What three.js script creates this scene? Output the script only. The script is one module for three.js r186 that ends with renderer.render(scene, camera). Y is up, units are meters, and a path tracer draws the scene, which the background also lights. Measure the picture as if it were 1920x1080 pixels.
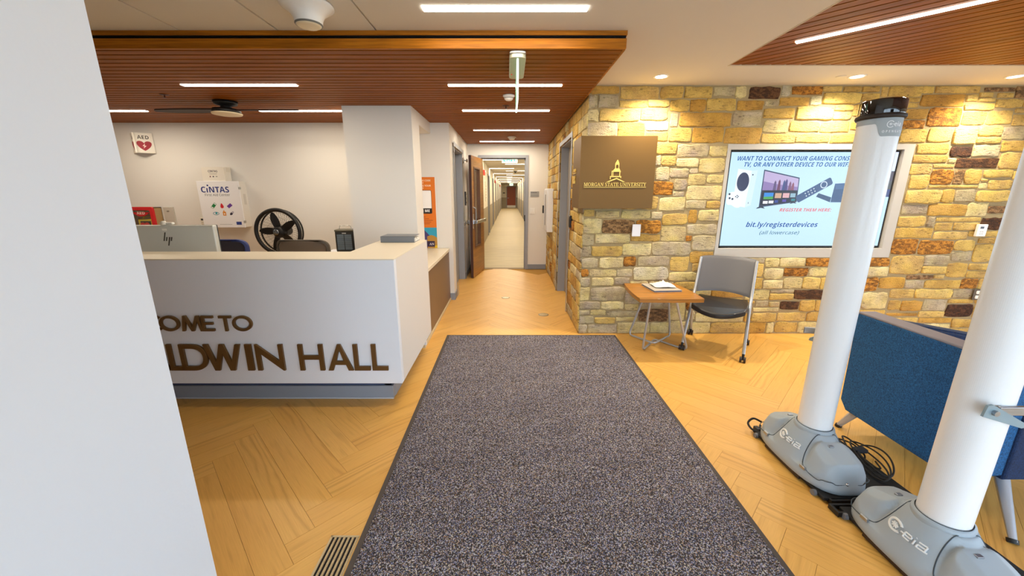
import * as THREE from 'three';
import { RectAreaLightUniformsLib } from 'three/addons/lights/RectAreaLightUniformsLib.js';
import { RoundedBoxGeometry } from 'three/addons/geometries/RoundedBoxGeometry.js';
import { mergeGeometries } from 'three/addons/utils/BufferGeometryUtils.js';
import { FontLoader } from 'three/addons/loaders/FontLoader.js';
import { TextGeometry } from 'three/addons/geometries/TextGeometry.js';

// ---------------------------------------------------------------- camera, sky, exposure, lamp levels
const scene = new THREE.Scene();
const FOCAL = 720, PITCH = Math.atan(178.5 / 720), EYE = 1.52;
const camera = new THREE.PerspectiveCamera(2 * Math.atan(540 / FOCAL) * 180 / Math.PI, 1920 / 1080, 0.05, 120);
camera.position.set(0, EYE, 0);
camera.rotation.set(-PITCH, 0, 0);
camera.setViewOffset(1920, 1080, 6, 0, 1920, 1080);
scene.background = new THREE.Color(0.66, 0.83, 1.0);
scene.backgroundIntensity = 4.8;
const EXPOSURE = 1.2;
const STRIP = 62, STRIP_FACE = 12, SPOT = 8, CORRIDOR = 60;      // lamp levels
const WARM = new THREE.Color(1.0, 0.86, 0.66), SOFTWARM = new THREE.Color(1.0, 0.86, 0.66);
RectAreaLightUniformsLib.init();
const renderer = new THREE.WebGLRenderer({ antialias: true });
renderer.toneMapping = THREE.LinearToneMapping;
renderer.toneMappingExposure = EXPOSURE;
renderer.shadowMap.enabled = true;

// ---------------------------------------------------------------- helpers
let seed = 7;
const rnd = () => { seed = (seed * 1664525 + 1013904223) >>> 0; return seed / 4294967296; };
const rr = (a, b) => a + (b - a) * rnd();
const pick = (a) => a[Math.floor(rnd() * a.length)];
const hash = (x, y) => { let h = Math.imul(x | 0, 374761393) + Math.imul(y | 0, 668265263) | 0; h = Math.imul(h ^ (h >>> 13), 1274126177); return ((h ^ (h >>> 16)) >>> 0) / 4294967296; };
const smooth = (t) => t * t * (3 - 2 * t), clamp = (v, a = 0, b = 1) => Math.min(b, Math.max(a, v));
function vnoise(x, y, px = 0, py = 0) {                            // value noise, tiling with period px, py
  const ix = Math.floor(x), iy = Math.floor(y), fx = smooth(x - ix), fy = smooth(y - iy);
  const w = (v, p) => p ? ((v % p) + p) % p : v;
  const a = hash(w(ix, px), w(iy, py)), b = hash(w(ix + 1, px), w(iy, py)), c = hash(w(ix, px), w(iy + 1, py)), d = hash(w(ix + 1, px), w(iy + 1, py));
  return a + (b - a) * fx + (c - a) * fy + (a - b - c + d) * fx * fy;
}
function dataTex(w, h, fn, srgb = true, rx = 1, ry = 1) {
  const data = new Uint8Array(w * h * 4), out = [0, 0, 0];
  for (let y = 0; y < h; y++) for (let x = 0; x < w; x++) {
    fn(x / w, y / h, out, x, y);
    const i = (y * w + x) * 4;
    data[i] = clamp(out[0]) * 255; data[i + 1] = clamp(out[1]) * 255; data[i + 2] = clamp(out[2]) * 255; data[i + 3] = 255;
  }
  const t = new THREE.DataTexture(data, w, h);
  t.wrapS = t.wrapT = THREE.RepeatWrapping; t.magFilter = THREE.LinearFilter; t.minFilter = THREE.LinearFilter;
  if (srgb) t.colorSpace = THREE.SRGBColorSpace;
  t.repeat.set(rx, ry); t.needsUpdate = true;
  return t;
}
function canvasTex(w, h, draw) {
  const c = document.createElement('canvas'); c.width = w; c.height = h;
  draw(c.getContext('2d'), w, h);
  const t = new THREE.CanvasTexture(c); t.colorSpace = THREE.SRGBColorSpace;
  return t;
}
const M = (color, roughness = 0.6, extra = {}) => new THREE.MeshStandardMaterial({ color, roughness, ...extra });
const MP = (color, roughness, extra = {}) => new THREE.MeshPhysicalMaterial({ color, roughness, ...extra });
const used = new Map();
function numbered(name) {
  const n = used.get(name) ?? 0; used.set(name, n + 1);
  return n ? name + '_' + String(n).padStart(3, '0') : name;
}
function tag(o, label, category, group) {
  o.userData.label = label; o.userData.category = category;
  if (group) o.userData.group = group;
  return o;
}
function thing(name, label, category, pos = [0, 0, 0], turn = 0, group) {
  const g = new THREE.Group(); g.name = numbered(name); g.position.set(...pos); g.rotation.y = turn;
  scene.add(g);
  return tag(g, label, category, group);
}
const merged = (geos) => geos.length === 1 ? geos[0] : mergeGeometries(geos.map((g) => { const q = g.index ? g.toNonIndexed() : g; for (const k of Object.keys(q.attributes)) if (!['position', 'normal', 'uv'].includes(k)) q.deleteAttribute(k); return q; }));
function part(name, geo, material, parent, pos, rot) {
  const m = new THREE.Mesh(Array.isArray(geo) ? merged(geo) : geo, material);
  m.name = parent === scene ? numbered(name) : name; m.castShadow = m.receiveShadow = true;
  if (pos) m.position.set(...pos);
  if (rot) m.rotation.set(...rot);
  parent.add(m);
  return m;
}
const single = (name, geo, material, label, category, pos, rot, group) => tag(part(name, geo, material, scene, pos, rot), label, category, group);
function struct(name, geo, material, parent = scene, pos, rot) {
  const m = part(name, geo, material, parent, pos, rot);
  if (parent === scene) m.userData.kind = 'structure';
  return m;
}
function structGroup(name, pos = [0, 0, 0]) {
  const g = new THREE.Group(); g.name = numbered(name); g.position.set(...pos); g.userData.kind = 'structure'; scene.add(g);
  return g;
}
function uvMetres(g, s = 1, ox = 0, oy = 0) {                       // box-projected uv in metres
  const p = g.attributes.position, n = g.attributes.normal, uv = new Float32Array(p.count * 2);
  for (let i = 0; i < p.count; i++) {
    const ax = Math.abs(n.getX(i)), ay = Math.abs(n.getY(i)), az = Math.abs(n.getZ(i)), x = p.getX(i), y = p.getY(i), z = p.getZ(i);
    const [u, v] = ay >= ax && ay >= az ? [x, z] : ax >= az ? [z, y] : [x, y];
    uv[i * 2] = u * s + ox; uv[i * 2 + 1] = v * s + oy;
  }
  g.setAttribute('uv', new THREE.BufferAttribute(uv, 2));
  return g;
}
// box between two corners, edges rounded when r > 0
function bx(x0, y0, z0, x1, y1, z1, r = 0) {
  const w = Math.abs(x1 - x0), h = Math.abs(y1 - y0), d = Math.abs(z1 - z0);
  const g = r ? new RoundedBoxGeometry(w, h, d, 2, Math.min(r, w / 2.01, h / 2.01, d / 2.01)) : new THREE.BoxGeometry(w, h, d);
  g.translate((x0 + x1) / 2, (y0 + y1) / 2, (z0 + z1) / 2);
  return uvMetres(g);
}
const V = (a) => new THREE.Vector3(...a);
function tube(pts, r, opts = {}) {
  const c = opts.straight ? bent(pts, opts.bend ?? r * 2.2) : new THREE.CatmullRomCurve3(pts.map(V), !!opts.closed, 'centripetal');
  return new THREE.TubeGeometry(c, opts.n ?? pts.length * 10, r, opts.sides ?? 8, !!opts.closed);
}
function bent(pts, b) {                                             // straight runs with rounded corners
  const path = new THREE.CurvePath(), v = pts.map(V); let from = v[0];
  for (let i = 1; i < v.length - 1; i++) {
    const a = v[i].clone().add(v[i - 1].clone().sub(v[i]).setLength(Math.min(b, v[i].distanceTo(v[i - 1]) * 0.45)));
    const c = v[i].clone().add(v[i + 1].clone().sub(v[i]).setLength(Math.min(b, v[i].distanceTo(v[i + 1]) * 0.45)));
    path.add(new THREE.LineCurve3(from, a)); path.add(new THREE.QuadraticBezierCurve3(a, v[i], c)); from = c;
  }
  path.add(new THREE.LineCurve3(from, v[v.length - 1]));
  return path;
}
function rod(a, b, r, r2 = r, sides = 14) {
  const A = V(a), B = V(b), g = new THREE.CylinderGeometry(r2, r, A.distanceTo(B), sides);
  g.applyQuaternion(new THREE.Quaternion().setFromUnitVectors(new THREE.Vector3(0, 1, 0), B.clone().sub(A).normalize()));
  return g.translate((A.x + B.x) / 2, (A.y + B.y) / 2, (A.z + B.z) / 2);
}
const lathe = (pts, n = 32) => new THREE.LatheGeometry(pts.map((p) => new THREE.Vector2(...p)), n);
function poly(pts, depth, bevel = 0, holes = []) {
  const s = new THREE.Shape(pts.map((p) => new THREE.Vector2(...p)));
  for (const h of holes) s.holes.push(new THREE.Path(h.map((p) => new THREE.Vector2(...p))));
  return new THREE.ExtrudeGeometry(s, { depth, bevelEnabled: bevel > 0, bevelSize: bevel, bevelThickness: bevel, bevelOffset: -bevel, bevelSegments: 2, curveSegments: 12 });
}
function roundRect(x0, y0, x1, y1, r) {
  const s = new THREE.Shape();
  s.moveTo(x0 + r, y0).lineTo(x1 - r, y0).quadraticCurveTo(x1, y0, x1, y0 + r).lineTo(x1, y1 - r).quadraticCurveTo(x1, y1, x1 - r, y1).lineTo(x0 + r, y1).quadraticCurveTo(x0, y1, x0, y1 - r).lineTo(x0, y0 + r).quadraticCurveTo(x0, y0, x0 + r, y0);
  return s;
}
const ext = (shape, depth, bevel = 0) => new THREE.ExtrudeGeometry(shape, { depth, bevelEnabled: bevel > 0, bevelSize: bevel, bevelThickness: bevel, bevelOffset: -bevel, bevelSegments: 3, curveSegments: 14 });
const plane = (w, h) => new THREE.PlaneGeometry(w, h);
const fonts = {};
for (const k of ['sans_bold', 'sans_regular', 'serif_regular', 'serif_bold']) fonts[k] = await new FontLoader().loadAsync('fonts/droid/droid_' + k + '.typeface.json');
function text(s, font, w, h, depth) {                              // lettering fitted to a width and a cap height, base line at 0
  const g = new TextGeometry(s, { font: fonts[font], size: 1, depth: 1, curveSegments: 6, bevelEnabled: false });
  g.computeBoundingBox(); const b = g.boundingBox;
  g.translate(-b.min.x, -b.min.y, 0);
  const k = h / (b.max.y - b.min.y);
  g.scale(w ? w / (b.max.x - b.min.x) : k, k, depth);
  g.computeVertexNormals();
  return g;
}
function areaLight(color, intensity, w, h, pos, dir, spin = 0) {     // faces dir
  const l = new THREE.RectAreaLight(color, intensity, w, h);
  l.position.set(...pos); l.lookAt(pos[0] + dir[0], pos[1] + dir[1], pos[2] + dir[2]);
  l.rotateZ(spin);
  l.name = 'lamp_light';
  scene.add(l);
  return l;
}

// ---------------------------------------------------------------- surface textures
const fbm = (x, y, p) => vnoise(x, y, p, p) * 0.5 + vnoise(x * 2 + 3, y * 2 + 5, p * 2, p * 2) * 0.3 + vnoise(x * 4 + 9, y * 4 + 1, p * 4, p * 4) * 0.2;
const oakTex = dataTex(2048, 1024, (u, v, o) => {                   // along u: cathedral figures, streaks and fine pores
  const flow = vnoise(u * 3, v * 5, 3, 5) * 7 + vnoise(u * 9, v * 9, 9, 9) * 1.2 + vnoise(u * 40, v * 60, 40, 60) * 0.12;
  const ring = Math.pow(0.5 + 0.5 * Math.sin((v * 22 + flow) * 6.2832), 3), where = smooth(clamp(vnoise(u * 5 + 7, v * 7, 5, 7) * 2.2 - 0.75));
  const pore = vnoise(u * 40, v * 420, 40, 420), streak = Math.max(0, vnoise(u * 14, v * 60, 14, 60) - 0.72) * 1.1;
  const d = 0.10 * ring * where + 0.05 * (pore - 0.5) + streak * 0.20;
  o[0] = 0.97 - d * 0.8; o[1] = 0.965 - d * 1.05; o[2] = 0.95 - d * 1.5;
}, true, 1 / 2.2, 1 / 0.9);
const slatTex = dataTex(1024, 256, (u, v, o) => {
  const t = vnoise(u * 10, v * 90, 10, 90) * 0.5 + vnoise(u * 30, v * 128, 30, 128) * 0.3 + vnoise(u * 3, v * 14, 3, 14) * 0.3;
  const a = 0.88 + 0.4 * (t - 0.5); o[0] = a; o[1] = a * 0.97; o[2] = a * 0.85;
}, true, 1 / 2.0, 1 / 0.6);
const stoneTex = dataTex(1024, 1024, (u, v, o) => {
  const n = fbm(u * 8, v * 8, 8), grit = vnoise(u * 200, v * 240, 200, 240), streak = vnoise(u * 26, v * 110, 26, 110), fine = vnoise(u * 90, v * 130, 90, 130);
  let a = 0.92 + 0.26 * (n - 0.5) + 0.18 * (grit - 0.5) + 0.16 * (fine - 0.5);
  if (streak > 0.70) a -= (streak - 0.70) * 1.3 * fine;
  if (grit * fine > 0.58) a -= 0.2;
  if (grit * fine < 0.05) a += 0.14;
  o[0] = a; o[1] = a * (1.005 + 0.06 * (n - 0.5)); o[2] = a * (0.93 + 0.14 * (vnoise(u * 12, v * 12, 12, 12) - 0.5));
}, true, 1 / 0.9, 1 / 0.9);
const stoneBump = dataTex(1024, 1024, (u, v, o) => {
  const n = fbm(u * 14, v * 20, 14), grit = vnoise(u * 150, v * 180, 150, 180), streak = vnoise(u * 26, v * 110, 26, 110);
  o[0] = o[1] = o[2] = 0.45 + 0.4 * (n - 0.5) + 0.35 * (grit - 0.5) - Math.max(0, streak - 0.66) * 1.2;
}, false, 1 / 0.9, 1 / 0.9);
const mottleTex = dataTex(512, 512, (u, v, o) => {                  // dark weathered stones
  const n = vnoise(u * 22, v * 40, 22, 40), f = vnoise(u * 90, v * 120, 90, 120), a = n > 0.62 ? 1.0 : 0.58 + 0.45 * n;
  const b = a * (0.75 + 0.5 * f); o[0] = b; o[1] = b * 0.95; o[2] = b * 0.85;
}, true, 1 / 0.6, 1 / 0.6);
const matTex = dataTex(1024, 1024, (u, v, o, x, y) => {             // twisted pile, a thousand tufts a metre, in a waffle weave
  const r = hash(x >> 2, y >> 2), s = hash((x >> 2) + 991, (y >> 2) + 17), q = hash(x >> 1, (y >> 1) + 5000);
  const block = 0.88 + 0.24 * (((x >> 4) + (y >> 4)) & 1 ? 0.35 : 0.65) + 0.10 * (vnoise(u * 9, v * 9, 9, 9) - 0.5);
  let a = (0.10 + 0.95 * r * r + 0.22 * q) * block;
  o[0] = a * (s < 0.25 ? 1.2 : s < 0.5 ? 0.92 : 1.02); o[1] = a * (s < 0.25 ? 1.0 : 0.97); o[2] = a * (s < 0.25 ? 0.82 : s < 0.5 ? 1.25 : 1.03);
}, true, 1, 1);
const fabricTex = dataTex(512, 512, (u, v, o, x, y) => {
  const warp = hash(x >> 1, (y >> 3) + 40), weft = hash((x >> 3) + 700, y >> 1), a = 0.62 + 0.42 * (((x + y) & 2) ? warp : weft) - (warp > 0.86 ? 0.3 : 0) - (weft > 0.9 ? 0.25 : 0);
  o[0] = a * 0.9; o[1] = a; o[2] = a;
}, true, 1 / 0.45, 1 / 0.45);
const plasterBump = dataTex(256, 256, (u, v, o) => { o[0] = o[1] = o[2] = 0.5 + 0.5 * (vnoise(u * 120, v * 120, 120, 120) - 0.5); }, false, 1.5, 1.5);
const vinylTex = dataTex(512, 512, (u, v, o) => {
  const a = 0.84 + 0.12 * (vnoise(u * 6, v * 170, 6, 170) - 0.5) + 0.05 * (vnoise(u * 3, v * 20, 3, 20) - 0.5);
  o[0] = a; o[1] = a * 0.99; o[2] = a * 0.95;
}, true, 1 / 1.2, 1 / 1.2);

// ---------------------------------------------------------------- materials
const white = M('#e9e6e0', 0.85, { bumpMap: plasterBump, bumpScale: 0.0004 });
const whiteSmooth = M('#efeeea', 0.5), ceilingWhite = M('#d9d3c9', 0.9);
const greySteel = M('#9a9ea6', 0.45), greyBase = M('#8f949d', 0.6), darkGap = M('#0c0a09', 0.9);
const chrome = M('#c9cccf', 0.22, { metalness: 1 }), satin = M('#a9adb2', 0.35, { metalness: 0.9 }), silver = M('#b4b9bf', 0.35, { metalness: 0.55 });
const black = M('#121213', 0.5), blackGloss = MP('#0a0a0c', 0.08, { clearcoat: 1 }), rubber = M('#1d1a19', 0.75), brownRubber = M('#4c4440', 0.7);
const lampFace = (k) => new THREE.MeshStandardMaterial({ color: '#ffffff', emissive: new THREE.Color(1, 0.93, 0.8), emissiveIntensity: k, roughness: 0.6 });
const stripFace = lampFace(STRIP_FACE), spotFace = lampFace(7);
const mortar = M('#a5926a', 0.95, { bumpMap: plasterBump, bumpScale: 0.004 });

// ---------------------------------------------------------------- large structure
const CEIL = 2.516, SOF = 2.414, BACK = -4.03, SIDE = 0.77, LEFT = -0.79, RECEP = -5.42, CROSS = -7.75, FAR = -41;
const FRONT = 2.2, EAST = 6.6, WEST = -6.2;
// floor: a herringbone of oak-look planks on a slab
const floor = struct('floor', bx(WEST - 0.2, -0.15, CROSS - 0.25, EAST + 0.2, -0.008, FRONT + 0.2), M('#c09247', 0.9));
{
  const W = 0.13, N = 8, L = W * N, C = Math.SQRT1_2, gap = 0.0002;
  const tones = ['#e9b45c', '#e7b159', '#ebb760'].map((c) => MP(c, 0.42, { map: oakTex, clearcoat: 0.08, clearcoatRoughness: 0.4 }));
  const plank = (o) => {
    const a = L / 2 - gap, b = W / 2 - gap, e = 0.0004, g = bx(-a, -0.008, -b, a, 0, b), p = g.attributes.position;
    for (let i = 0; i < p.count; i++) if (p.getY(i) > -0.001) p.setXYZ(i, p.getX(i) - Math.sign(p.getX(i)) * e, 0, p.getZ(i) - Math.sign(p.getZ(i)) * e);
    return uvMetres(g, 1, o * 0.53, o * 0.217);
  };
  const shapes = [0, 1, 2, 3, 4, 5, 6, 7, 8].map(plank), all = [];
  for (let m = -8; m <= 9; m++) for (let k = -60; k <= 60; k++) for (const v of [0, 1]) {
    const a = (v ? k + N + 0.5 : k + N / 2) + m * N, b = (v ? k + 1 - N / 2 : k + 0.5) - m * N;    // centre in plank widths, in the turned grid
    const x = 1.30 + (a - b) * W * C, z = -1.29 + (a + b) * W * C;
    if (x < WEST - 0.1 || x > EAST + 0.1 || z > FRONT || z < CROSS + 0.18) continue;
    const d = Math.hypot(x, z), inMat = x > -0.55 && x < 1.05 && z > -3.85;
    const depth = -z * Math.cos(PITCH) + EYE * Math.sin(PITCH), sx = Math.abs(x) / Math.max(depth, 0.01);
    const seen = !inMat && depth > 0.5 && sx < 1.45 && z < -0.9 && !(x < -0.95 && z < -2.5) && !(z < BACK && x > SIDE) && !(x < -1.05 && z > -1.1);
    all.push({ x, z, v, d: seen ? d : 100 + d, i: Math.abs(k * 7 + m * 3 + v * 5) });
  }
  all.sort((p, q) => p.d - q.d);
  const rest = [];
  all.forEach((q, n) => {
    const turn = q.v ? Math.PI / 4 : -Math.PI / 4, s = shapes[q.i % 9];
    if (n < 290 && q.d < 100) part('plank', s, tones[q.i % 3], floor, [q.x, 0, q.z], [0, turn, 0]);
    else rest.push(s.clone().rotateY(turn).translate(q.x, 0, q.z));
  });
  part('planks_beyond', rest, tones[0], floor).userData.kind = 'stuff';
}
// ceiling: slab, gypsum panels with thin joints
struct('ceiling', [
  bx(WEST - 0.2, CEIL + 0.012, -2.75, 1.77, 2.8, FRONT + 0.2), bx(WEST - 0.2, CEIL + 0.012, CROSS - 0.2, SIDE, 2.8, -2.75), bx(SIDE, CEIL + 0.012, BACK - 0.3, 1.77, 2.8, -2.75),
  bx(1.77, CEIL + 0.012, BACK - 0.3, EAST + 0.2, 2.8, -3.44), bx(1.77, 2.60, -3.44, EAST + 0.2, 2.8, FRONT + 0.2),
], ceilingWhite);
{
  const c = scene.getObjectByName('ceiling'), j = 0.0065, top = CEIL + 0.012;
  for (let i = 0; i < 9; i++) part('ceiling_panel', bx(-0.839 - 0.62 * (i + 1) + j, CEIL, -2.75, -0.839 - 0.62 * i - j, top, FRONT), ceilingWhite, c);
  part('ceiling_panel', bx(-0.839 + j, CEIL, -2.75, 1.77, top, FRONT), ceilingWhite, c);
  part('ceiling_panel', bx(0.75, CEIL, BACK, 1.77, top, -2.75), ceilingWhite, c);
  part('ceiling_panel', bx(1.77, CEIL, BACK, EAST, top, -3.44), ceilingWhite, c);
}
// timber soffit over the desk and the way to the corridor: fascia and slats
const slatWood = MP('#a05c0e', 0.5, { specularIntensity: 0.35, map: slatTex }), fasciaWood = MP('#b8741a', 0.5, { specularIntensity: 0.4, map: slatTex });
{
  const s = structGroup('ceiling_soffit');
  part('backing', [bx(WEST, 2.44, RECEP, 0.75, CEIL + 0.01, -2.772), bx(LEFT, 2.44, CROSS, 0.75, CEIL + 0.01, RECEP), bx(WEST, 2.485, -2.775, 0.748, 2.495, -2.755)], darkGap, s);
  part('fascia_board', bx(WEST, SOF, -2.775, 0.75, 2.472, -2.747, 0.002), fasciaWood, s);
  part('fascia_trim', bx(WEST, 2.490, -2.775, 0.752, CEIL, -2.744, 0.002), fasciaWood, s);
  part('edge_board', bx(0.738, SOF, CROSS, 0.752, CEIL, -2.775), fasciaWood, s);
  const P = 0.0845, made = new Map();
  for (let i = 0, z = -2.79; z - P > CROSS; i++, z -= P) {
    const wide = z > RECEP, key = wide + '' + i % 4;
    if (!made.has(key)) made.set(key, uvMetres(bx(wide ? WEST : LEFT, SOF, -P + 0.016, 0.736, SOF + 0.02, 0, 0.002), 1, i * 0.37, i * 0.13));
    part('slat', made.get(key), slatWood, s, [0, 0, z]);
  }
}
// timber field let into the lounge ceiling, slats on the diagonal
{
  const s = structGroup('ceiling_inset'), X0 = 1.775, X1 = 5.9, Z0 = -3.435, Z1 = 0.2, P = 0.0845, h = (P - 0.014) / 2;
  part('backing', bx(1.77, 2.55, -3.44, EAST, 2.60, FRONT), darkGap, s);
  part('edge_trim', [bx(1.768, CEIL - 0.002, -3.44, 1.776, 2.57, FRONT), bx(1.768, CEIL - 0.002, -3.442, EAST, 2.57, -3.434)], M('#c9b79a', 0.6), s);
  const clip = (pts, f) => { const o = []; pts.forEach((a, i) => { const b = pts[(i + 1) % pts.length], fa = f(a), fb = f(b); if (fa >= 0) o.push(a); if ((fa >= 0) !== (fb >= 0)) { const t = fa / (fa - fb); o.push([a[0] + (b[0] - a[0]) * t, a[1] + (b[1] - a[1]) * t]); } }); return o; };
  const C = Math.SQRT1_2;                                           // run along (1, 1) in x, z; offset along (1, -1)
  for (let i = -60; i < 60; i++) {
    const c = i * P + 0.02, line = (t, o) => [X0 + (t + o) * C, Z0 + (t - o) * C];
    let q = [line(-8, c - h), line(8, c - h), line(8, c + h), line(-8, c + h)];
    for (const f of [(p) => p[0] - X0, (p) => X1 - p[0], (p) => p[1] - Z0, (p) => Z1 - p[1]]) q = q.length ? clip(q, f) : q;
    if (q.length < 3) continue;
    const g = poly(q.map(([x, z]) => [x, -z]), 0.02).rotateX(-Math.PI / 2), p = g.attributes.position, uv = [];
    for (let k = 0; k < p.count; k++) uv.push((p.getX(k) + p.getZ(k)) * C + i * 0.37, (p.getX(k) - p.getZ(k)) * C);
    g.setAttribute('uv', new THREE.Float32BufferAttribute(uv, 2)); g.translate(0, CEIL + 0.004, 0);
    part('slat', g, slatWood, s);
  }
  part('far_panel', [bx(X1, CEIL + 0.004, Z0, EAST, CEIL + 0.02, FRONT), bx(X0, CEIL + 0.004, Z1, X1, CEIL + 0.02, FRONT)], slatWood, s);
}

// ---------------------------------------------------------------- stone walls
const STONE = {
  y: ['#d9b46a', '#d2aa5e', '#dcb872'], Y: ['#e6c67c', '#e0be70', '#e6c67c'], b: ['#e2cd9c', '#dcc592', '#e4d0a2'], g: ['#c6b49b', '#cab89f', '#c0ae96'],
  o: ['#cc9c4c', '#c69444', '#d0a254'], O: ['#bf8532', '#b97e2e', '#c68c38'], d: ['#9c7c5a', '#907050', '#a0805a'], D: ['#5f3d22', '#573620', '#664428'], w: ['#ddd3bb', '#d3c9b3', '#ddd3bb'],
};
const stoneMats = {};
for (const [k, cs] of Object.entries(STONE)) stoneMats[k] = cs.map((c) => M(c, 0.9, { map: 'dDO'.includes(k) ? mottleTex : stoneTex, bumpMap: stoneBump, bumpScale: 0.006 }));
// a hewn stone: ragged outline, sides raked in, hollow and proud places on its face. In the plane x, y; it stands out along +z
function stoneGeo(w, h, out) {
  const nx = w > 0.2 ? 4 : 3, ny = 2, ring = [], r = Math.min(w, h) * rr(0.06, 0.17);
  const side = (ax, ay, bx_, by, n) => { for (let i = 0; i < n; i++) ring.push([ax + (bx_ - ax) * (i + 0.5) / n, ay + (by - ay) * (i + 0.5) / n]); };
  const a = w / 2, b = h / 2;
  ring.push([-a + r * 0.35, -b + r * 0.35]); side(-a + r, -b, a - r, -b, nx); ring.push([a - r * 0.35, -b + r * 0.35]); side(a, -b + r, a, b - r, ny);
  ring.push([a - r * 0.35, b - r * 0.35]); side(a - r, b, -a + r, b, nx); ring.push([-a + r * 0.35, b - r * 0.35]); side(-a, b - r, -a, -b + r, ny);
  const n = ring.length, pos = [], idx = [], jag = Math.min(0.008, h * 0.07), uo = rnd(), vo = rnd();
  for (const q of ring) { q[0] += rr(-jag, jag) * 0.8; q[1] += rr(-jag, jag) * 0.8; }
  for (const [x, y] of ring) pos.push(x, y, -0.004);
  for (const [x, y] of ring) pos.push(x * (1 - 0.002 / a), y * (1 - 0.002 / b), out * rr(0.6, 0.85));
  for (const [x, y] of ring) pos.push(x * (1 - 0.011 / a), y * (1 - 0.011 / b), out * rr(0.9, 1.15));
  pos.push(0, 0, out * rr(0.9, 1.2));
  for (let i = 0; i < n; i++) {
    const j = (i + 1) % n;
    for (const l of [0, 1]) idx.push(l * n + i, l * n + j, (l + 1) * n + j, l * n + i, (l + 1) * n + j, (l + 1) * n + i);
    idx.push(2 * n + i, 2 * n + j, 3 * n);
  }
  const g = new THREE.BufferGeometry();
  g.setAttribute('position', new THREE.Float32BufferAttribute(pos, 3)); g.setIndex(idx);
  const uv = []; for (let i = 0; i < pos.length; i += 3) uv.push(pos[i] + uo, pos[i + 1] + vo);
  g.setAttribute('uv', new THREE.Float32BufferAttribute(uv, 2)); g.computeVertexNormals();
  return g;
}
const NICHE = [2.17, 0.86, 4.02, 1.985];
const wallBack = struct('wall_back', [
  bx(SIDE, 0, BACK - 0.3, NICHE[0], CEIL + 0.02, BACK), bx(NICHE[2], 0, BACK - 0.3, EAST + 0.2, CEIL + 0.02, BACK),
  bx(NICHE[0], 0, BACK - 0.3, NICHE[2], NICHE[1], BACK), bx(NICHE[0], NICHE[3], BACK - 0.3, NICHE[2], CEIL + 0.02, BACK), bx(NICHE[0], NICHE[1], BACK - 0.3, NICHE[2], NICHE[3], BACK - 0.13),
], mortar);
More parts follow.
